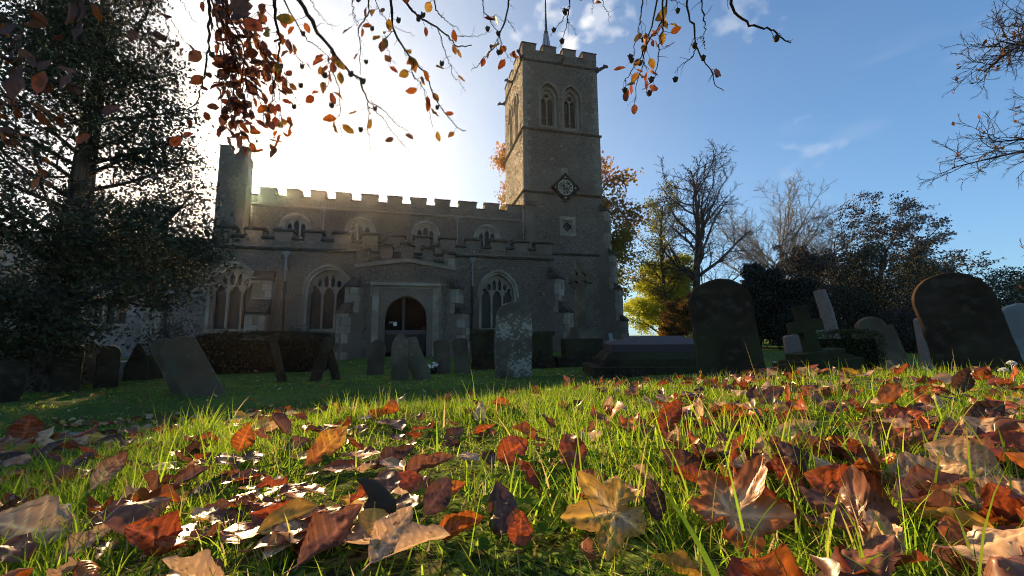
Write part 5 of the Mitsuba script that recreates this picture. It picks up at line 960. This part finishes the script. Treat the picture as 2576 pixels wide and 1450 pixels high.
key(1985, 1138, 170, 'tan', 38, 24, 'pointed tan leaf rising to the right in the right half', curl=.6, W=.45)
key(2215, 1152, 150, 'brown', 50, 160, 'rounded dull brown leaf left of the flat tan one', curl=.8, W=.8)
key(1845, 1072, 68, 'orange', 66, 20, 'orange upright leaf in the grass at the right', curl=.4, W=.85)
key(2250, 1012, 70, 'orange', 60, 10, 'orange-red flat leaf on the far right ridge', curl=.4, W=.85)
key(60, 1127, 80, 'russet', 82, 80, 'round dull red leaf standing up at the left edge', curl=.3, W=.92)
key(270, 1242, 115, 'tan', 45, 50, 'pale brown leaf with a raised lobe at the left', curl=1.0, tip=BROWN)
key(1075, 1206, 160, 'brown', 42, 5, 'long dark brown crumpled leaf behind the bright orange-yellow one', curl=1.4, wave=.18, W=.55)
key(990, 1186, 130, 'dark brown', 26, 20, 'dark leaf with a white shine left of the long crumpled one', curl=.7)
key(1500, 1262, 105, 'brown', 70, 150, 'dark brown leaf standing in shade right of centre', curl=.6)
key(1725, 1232, 145, 'dark brown', 72, 150, 'dark leaf standing in grass above the long curled red one', curl=.5)
key(1985, 1264, 120, 'russet', 52, 130, 'russet leaf with a pale rim above the broad red one', curl=.6)
key(2485, 1092, 110, 'dark brown', 70, 40, 'dark standing leaf at the far right', curl=.5)
key(2432, 1012, 85, 'dark brown', 74, 70, 'dark upright leaf on the right ridge near the edge', curl=.6)
key(945, 1062, 60, 'orange', 50, 10, 'orange leaf behind the tall tuft left of centre', curl=.8)
key(1690, 1118, 120, 'russet', 60, 60, 'red-brown leaf standing in the grass above centre right', curl=.7)
key(2230, 1420, 150, 'tan', 30, 120, 'small cream-spotted tan leaf among the crumpled ones at the bottom right', curl=.9)
key(1650, 1330, 120, 'dark brown', 40, 100, 'dark leaf behind the upper edge of the yellowish lobed leaf', curl=.6)
poses = ((0.55, (-16, 16), (-8, 12)), (.27, (12, 38), (0, 24)), (.18, (40, 75), (10, 50)))
def scatter(n, dlo, dhi, seed, keep=None, Ls=(.05, .085), res=(9, 4), colp=(.11, .04, .28, .29, .14, .14), azr=(-48, 76)):
    g = np.random.default_rng(seed); made = 0
    while made < n:
        d = math.sqrt(g.uniform(dlo ** 2, dhi ** 2)); az = math.radians(g.uniform(*azr)); x, y = d * math.sin(az), d * math.cos(az)
        cl = meshkit.fbm(np.array([[x * 1.7, y * 1.7, 3.]]), 3, 8)[0]; pr = .35 + .9 * ss(math.radians(15), math.radians(55), az) + .55 * ss(math.radians(0), math.radians(-25), az)
        if g.random() > pr * (.35 + 1.3 * max(cl - .2, 0)) or any((x - a) ** 2 + (y - b) ** 2 < (.55 * l) ** 2 and l > .03 for a, b, l in KEYS): continue
        u = g.random(); k = 0 if u < .66 else (1 if u < .91 else 2); _, ro, pi_ = poses[k]
        fallen((x, y), g.uniform(*Ls), list(COLN)[g.choice(6, p=colp)], g.uniform(*ro) * (1 if g.random() < .5 else -1), g.uniform(*pi_), g.uniform(0, 360), curl=g.uniform(.2, 1.9) * (1 if g.random() < .75 else -.7), bend=g.uniform(-.4, .9), lift=g.uniform(.001, .021), res=res, W=g.uniform(.58, .85), wave=g.uniform(.06, .17), gg=g); made += 1
scatter(150, .20, .6, 301, Ls=(.028, .050), res=(22, 8)); scatter(560, .6, 1.7, 302, Ls=(.034, .060), res=(12, 4)); scatter(260, 1.7, 3.2, 303, Ls=(.05, .075), res=(6, 3))
scatter(130, .26, .95, 304, Ls=(.034, .058), res=(20, 8), azr=(24, 66), colp=(.06, .02, .30, .34, .16, .12))
g = np.random.default_rng(331)
for _ in range(60):                                     # leaves lying flat and wet where the left of the knoll mirrors the low sun
    p = on_ground(g.uniform(420, 1060), g.uniform(1060, 1400)); fallen(p, g.uniform(.040, .064), list(COLN)[g.choice([1, 2, 3, 3, 4, 5])], g.normal(0, 9), g.normal(0, 7), g.uniform(0, 360), curl=g.uniform(.1, .7), bend=g.uniform(-.2, .3), lift=g.uniform(.004, .02), res=(14, 6), wave=g.uniform(.04, .1))
# sizes in view, then one object for each of the 300 that show largest
W_, H_ = 2576, 1450
for e in FL:
    q = pix(e['v']); e['q'] = q.mean(0); w = (e['v'] - EYE) @ FWD; e['vis'] = bool((w > .03).all() and -20 < e['q'][0] < W_ + 20 and -20 < e['q'][1] < H_ + 60); e['A'] = np.prod(np.ptp(np.clip(q, [0, 0], [W_, H_]), axis=0)) if e['vis'] else 0
FL.sort(key=lambda e: (e['label'] is None, -e['A'])); shown = [e for e in FL[:295] if e['A'] > 0 or e['label']]; others = [e for e in FL if not any(e is s for s in shown)]
def words(e):
    x, y = e['q']; r, p = abs(e['roll']), abs(e['pitch'])
    pose = 'upright' if r > 44 else ('curled' if e['curl'] > 1.15 else ('tilted' if r > 20 or p > 20 else 'flat'))
    size = 'big' if e['A'] > 9000 else ('middling' if e['A'] > 2500 else 'small')
    hx = ('far left', 'left', 'left of centre', 'right of centre', 'right', 'far right')[min(5, max(0, int(x / W_ * 6)))]; hy = ('on the ridge', 'at mid height', 'low down')[0 if y < 1080 else (1 if y < 1240 else 2)]
    return f"{size} {pose} {e['col']} leaf {hy}, {hx}"
by = {}
for e in shown: by.setdefault(e['label'] or words(e), []).append(e)
ORD = ('first', 'second', 'third', 'fourth', 'fifth', 'sixth', 'seventh', 'eighth', 'ninth', 'tenth', 'eleventh', 'twelfth')
for t, es in by.items():
    es.sort(key=lambda e: e['q'][0])
    for i, e in enumerate(es): e['label'] = t if len(es) == 1 else f'{t}, {ORD[min(i, 11)]} from left'
for e in shown: obj('fallen_leaf', trimesh.Trimesh(e['v'], e['f'], process=False), 'dead_leaf', smooth=True, color=e['c'], label=e['label'], cat='leaf', group='fallen leaves on the grass')
LEAFC = np.array([[*e['v'][:, :2].mean(0), e['L']] for e in FL])
# the far litter on the lawn
g = np.random.default_rng(404); lit = [(e['v'], e['f'], e['c']) for e in others]
def far(n, gen, L0=.055):
    for _ in range(n):
        x, y = gen(); L = L0 * g.uniform(.7, 1.4); v, f, vein, tt, ed = beech_leaf(L, L * .7, g, 3, 1, g.uniform(.2, 1.4), g.uniform(-.3, .6), .08, pet=0); v = turn3(v - v.mean(0), g.uniform(-40, 40), g.uniform(-20, 30), g.uniform(0, 360)); v[:, 2] -= v[:, 2].min()
        c0 = np.array([RUSSET, BROWN, TAN, TAN, DARK, YELLOW, BROWN][g.integers(7)]) * g.uniform(.7, 1.2); lit.append((v + [x, y, float(zg(x, y)) + .015], f, np.tile(np.clip(c0, 0, .9), (len(v), 1))))
def polar(lo, hi, a0, a1):
    d = math.sqrt(g.uniform(lo ** 2, hi ** 2)); a = math.radians(g.uniform(a0, a1)); return d * math.sin(a), d * math.cos(a)
far(700, lambda: polar(3, 9, -48, 70)); far(300, lambda: (g.uniform(-3.0, .3), 3.75 + abs(g.normal(0, .25)) + .3)); far(250, lambda: polar(1.2, 3.6, -48, -5)); far(220, lambda: polar(9, 16, -30, 50), .08)
obj('leaf_litter', cat([(a, b) for a, b, _ in lit]), 'dead_leaf', smooth=True, color=np.vstack([c for *_, c in lit]), label='thin scatter of small brown fallen leaves over the shaded lawn', cat='leaves', kind='stuff')
# ---------------------------------------------------------------- small things in the turf
M('stalk_mat', (.50, .36, .12), .6, .3)
def spike(name, px, py, tx, ty, r0, r1, mat, lab, cat_):
    a = on_ground(px, py); e = at_dist(tx, ty, np.linalg.norm(a - EYE) * 1.02); P = smooth_path([a - [0, 0, .005], a * .5 + e * .5 + [.004, 0, .002], e], 12); obj(name, cat([tube(P, np.linspace(r0, r1, len(P)), 6)]), mat, smooth=True, label=lab, cat=cat_)
spike('leaf_stalk', 2236, 1448, 2212, 1314, .0018, .0024, 'stalk_mat', 'pale yellow leaf stalk standing upright at the bottom right', 'stalk')
NH = thing('nut_husk', 'dark bristly beech nut husk with a pointed beak left of centre in the grass', 'nut husk')
p = on_ground(955, 1320); m = trimesh.creation.icosphere(3, .014); m.vertices *= 1 + .16 * meshkit.noise(m.vertices * 700)[:, None]; move(m, p + [0, 0, .014]); obj('cup', m, 'husk', NH)
obj('beak', cat([tube(np.array([p + [.002, 0, .02], p + [-.006, 0, .032], p + [-.016, .002, .040], p + [-.022, .002, .042]]), [.010, .008, .004, .0008], 8)]), 'husk', NH, smooth=True)
for i, (px, py, lab) in enumerate(((2524, 932, 'white clover head by the right edge of the ridge, lower of the two'), (2545, 915, 'white clover head by the right edge of the ridge, upper of the two'))):
    p = at_dist(px, py, 1.75); k = thing('clover_flower', lab, 'flower'); q = np.array([p[0], p[1], float(zg(p[0], p[1]))]); obj('stem', cat([tube(np.array([q, (q + p) / 2, p]), .0012, 4)]), 'stalk_mat', k)
    gg = np.random.default_rng(i); u = gg.normal(size=(60, 3)); u /= np.linalg.norm(u, axis=1, keepdims=True); u[:, 2] = np.abs(u[:, 2]) - .3
    obj('head', cat([tube(np.array([p + a * .002, p + a * .008, p + a * .0115]), [.0006, .0015, .0005], 4) for a in u]), 'white_paint', k)
# ---------------------------------------------------------------- grass
from scipy.spatial import cKDTree
LTREE = cKDTree(LEAFC[:, :2])
def grass(n, dlo, dhi, seed, Lr, wr, lev, lean=.55, az=(-58, 84), clump=None, area=True, thatch=False, gate=True):
    g = np.random.default_rng(seed)
    if clump is None:
        d = np.sqrt(g.uniform(dlo ** 2, dhi ** 2, n)); a = np.radians(g.uniform(*az, n)); x, y = d * np.sin(a), d * np.cos(a)
    else:
        c = np.array(clump); i = g.integers(0, len(c), n); x, y = (c[i, 0] + g.normal(0, 1, n) * c[i, 2], c[i, 1] + g.normal(0, 1, n) * c[i, 2])
    q = np.stack([x * 3.2, y * 3.2, 0 * x + 1.], -1); cl = meshkit.fbm(q, 3, 6); keep = g.random(n) < (np.clip(3.0 * (cl - .33), .07, 1) if gate else 1)
    if dhi < 4 and clump is None:                       # leaves have pressed the blades beneath them flat
        q_, j_ = LTREE.query(np.c_[x, y]); keep &= (q_ > .42 * LEAFC[j_, 2]) | (g.random(n) < .3)
    x, y, cl = x[keep], y[keep], cl[keep]; n = len(x); L = g.uniform(*Lr, n) * (.6 + .8 * cl) * np.exp(g.normal(0, .22, n)); w = g.uniform(*wr, n); hd = g.uniform(0, 2 * PI, n)
    th0 = np.abs(g.normal(0, lean * .55, n)); kap = g.gamma(2.0, lean * .55, n)
    if thatch: th0 = g.uniform(1.0, 1.5, n); kap = g.uniform(-.3, .6, n)
    t = np.linspace(0, 1, lev + 1); th = th0[:, None] + kap[:, None] * t; dx = np.sin(th); dz = np.cos(th); h = L[:, None] / lev
    px = np.c_[np.zeros(n), np.cumsum((dx[:, 1:] + dx[:, :-1]) / 2 * h, 1)]; pz = np.c_[np.zeros(n), np.cumsum((dz[:, 1:] + dz[:, :-1]) / 2 * h, 1)]
    z0 = zg(x, y) - .002; P = np.stack([x[:, None] + px * np.cos(hd)[:, None], y[:, None] + px * np.sin(hd)[:, None], z0[:, None] + np.maximum(pz, .003 if thatch else -.004)], -1)
    tw = hd + PI / 2 + g.normal(0, .5, n); sd = np.stack([np.cos(tw), np.sin(tw), g.normal(0, .25, n)], -1)[:, None] * (w[:, None] * .5 * (1 - t[None] ** 2.2 * .98))[..., None]
    v = np.concatenate([P - sd, P + sd], 1); K = lev + 1; k = np.arange(lev); f = np.vstack([np.stack([k, k + 1, K + k + 1], 1), np.stack([k, K + k + 1, K + k], 1)]); f = (f[None] + (np.arange(n) * 2 * K)[:, None, None]).reshape(-1, 3)
    pal = np.array([(.24, .40, .028), (.31, .45, .03), (.16, .30, .028), (.36, .46, .045), (.40, .38, .09), (.48, .39, .19)]); pw = np.array([.28, .23, .22, .12, .07, .08])
    if thatch: pw = np.array([.1, .1, .12, .12, .22, .34])
    col = pal[g.choice(6, n, p=pw / pw.sum())] * g.uniform(.75, 1.2, (n, 1)); return v.reshape(-1, 3), f, np.repeat(np.clip(col, .01, .8), 2 * K, 0)
tufts = []
for px, py, s in ((875, 1062, .028), (905, 1060, .035), (950, 1062, .03), (1010, 1075, .04), (1180, 1050, .05), (2050, 1000, .08), (2290, 960, .1), (2380, 950, .1), (480, 1120, .03), (1560, 1130, .08), (2000, 1160, .06), (1840, 1110, .07), (1480, 1330, .03), (1250, 1330, .03)):
    p = on_ground(px, py); tufts.append((p[0], p[1], s))
GR = [grass(105000, .13, 1.35, 501, (.015, .039), (.0008, .0020), 4, .8), grass(26000, .13, 1.3, 502, (.015, .05), (.001, .002), 3, thatch=True, gate=False), grass(30000, .13, 1.3, 507, (.006, .018), (.0012, .0026), 2, 1.0, gate=False), grass(110000, 1.35, 3.1, 503, (.016, .040), (.0014, .0027), 3, .7), grass(2600, 0, 0, 504, (.045, .075), (.0014, .0028), 5, .45, clump=tufts),
      grass(420, .2, 1.0, 505, (.05, .085), (.0022, .0042), 6, .6), grass(75000, 3.1, 11.0, 506, (.018, .034), (.004, .008), 2)]
g = np.random.default_rng(606); CL = []
for px, py, n, sd in ((1400, 1215, 60, .03), (1330, 1330, 40, .03), (2090, 1120, 60, .06), (700, 1230, 40, .04), (1620, 1190, 60, .06), (2360, 1110, 60, .08), (1150, 1120, 40, .05)):
    c = on_ground(px, py)
    for _ in range(n):
        q = c[:2] + g.normal(0, sd, 2); z = float(zg(*q)) + g.uniform(.008, .022); a0 = g.uniform(0, 6)
        for a in range(3):                              # three round leaflets
            t = np.linspace(0, 2 * PI, 8)[:-1]; r = g.uniform(.0035, .0055); lx = r * (1 + np.cos(t)); ly = r * .9 * np.sin(t); an = a0 + a * 2.094
            v = np.stack([q[0] + lx * math.cos(an) - ly * math.sin(an), q[1] + lx * math.sin(an) + ly * math.cos(an), z + .35 * lx], -1); CL.append((np.vstack([v.mean(0), v]), np.array([[0, 1 + i, 1 + (i + 1) % 7] for i in range(7)])))
m = cat(CL); obj('clover', m, 'grass_blade', color=np.repeat(np.array([(.12, .24, .04), (.16, .28, .05), (.10, .20, .03)])[g.integers(0, 3, len(CL))], 8, 0), label='patches of small three-leafed clover among the turf grass', cat='clover', kind='stuff')
n_ = np.cumsum([0] + [len(a) for a, *_ in GR])
obj('grass', trimesh.Trimesh(np.vstack([a for a, *_ in GR]), np.vstack([b + k for (_, b, _), k in zip(GR, n_)]), process=False), 'grass_blade', smooth=True, color=np.vstack([c for *_, c in GR]), label='long thin blades of turf grass on the knoll and the mown lawn beyond', cat='grass', kind='stuff')
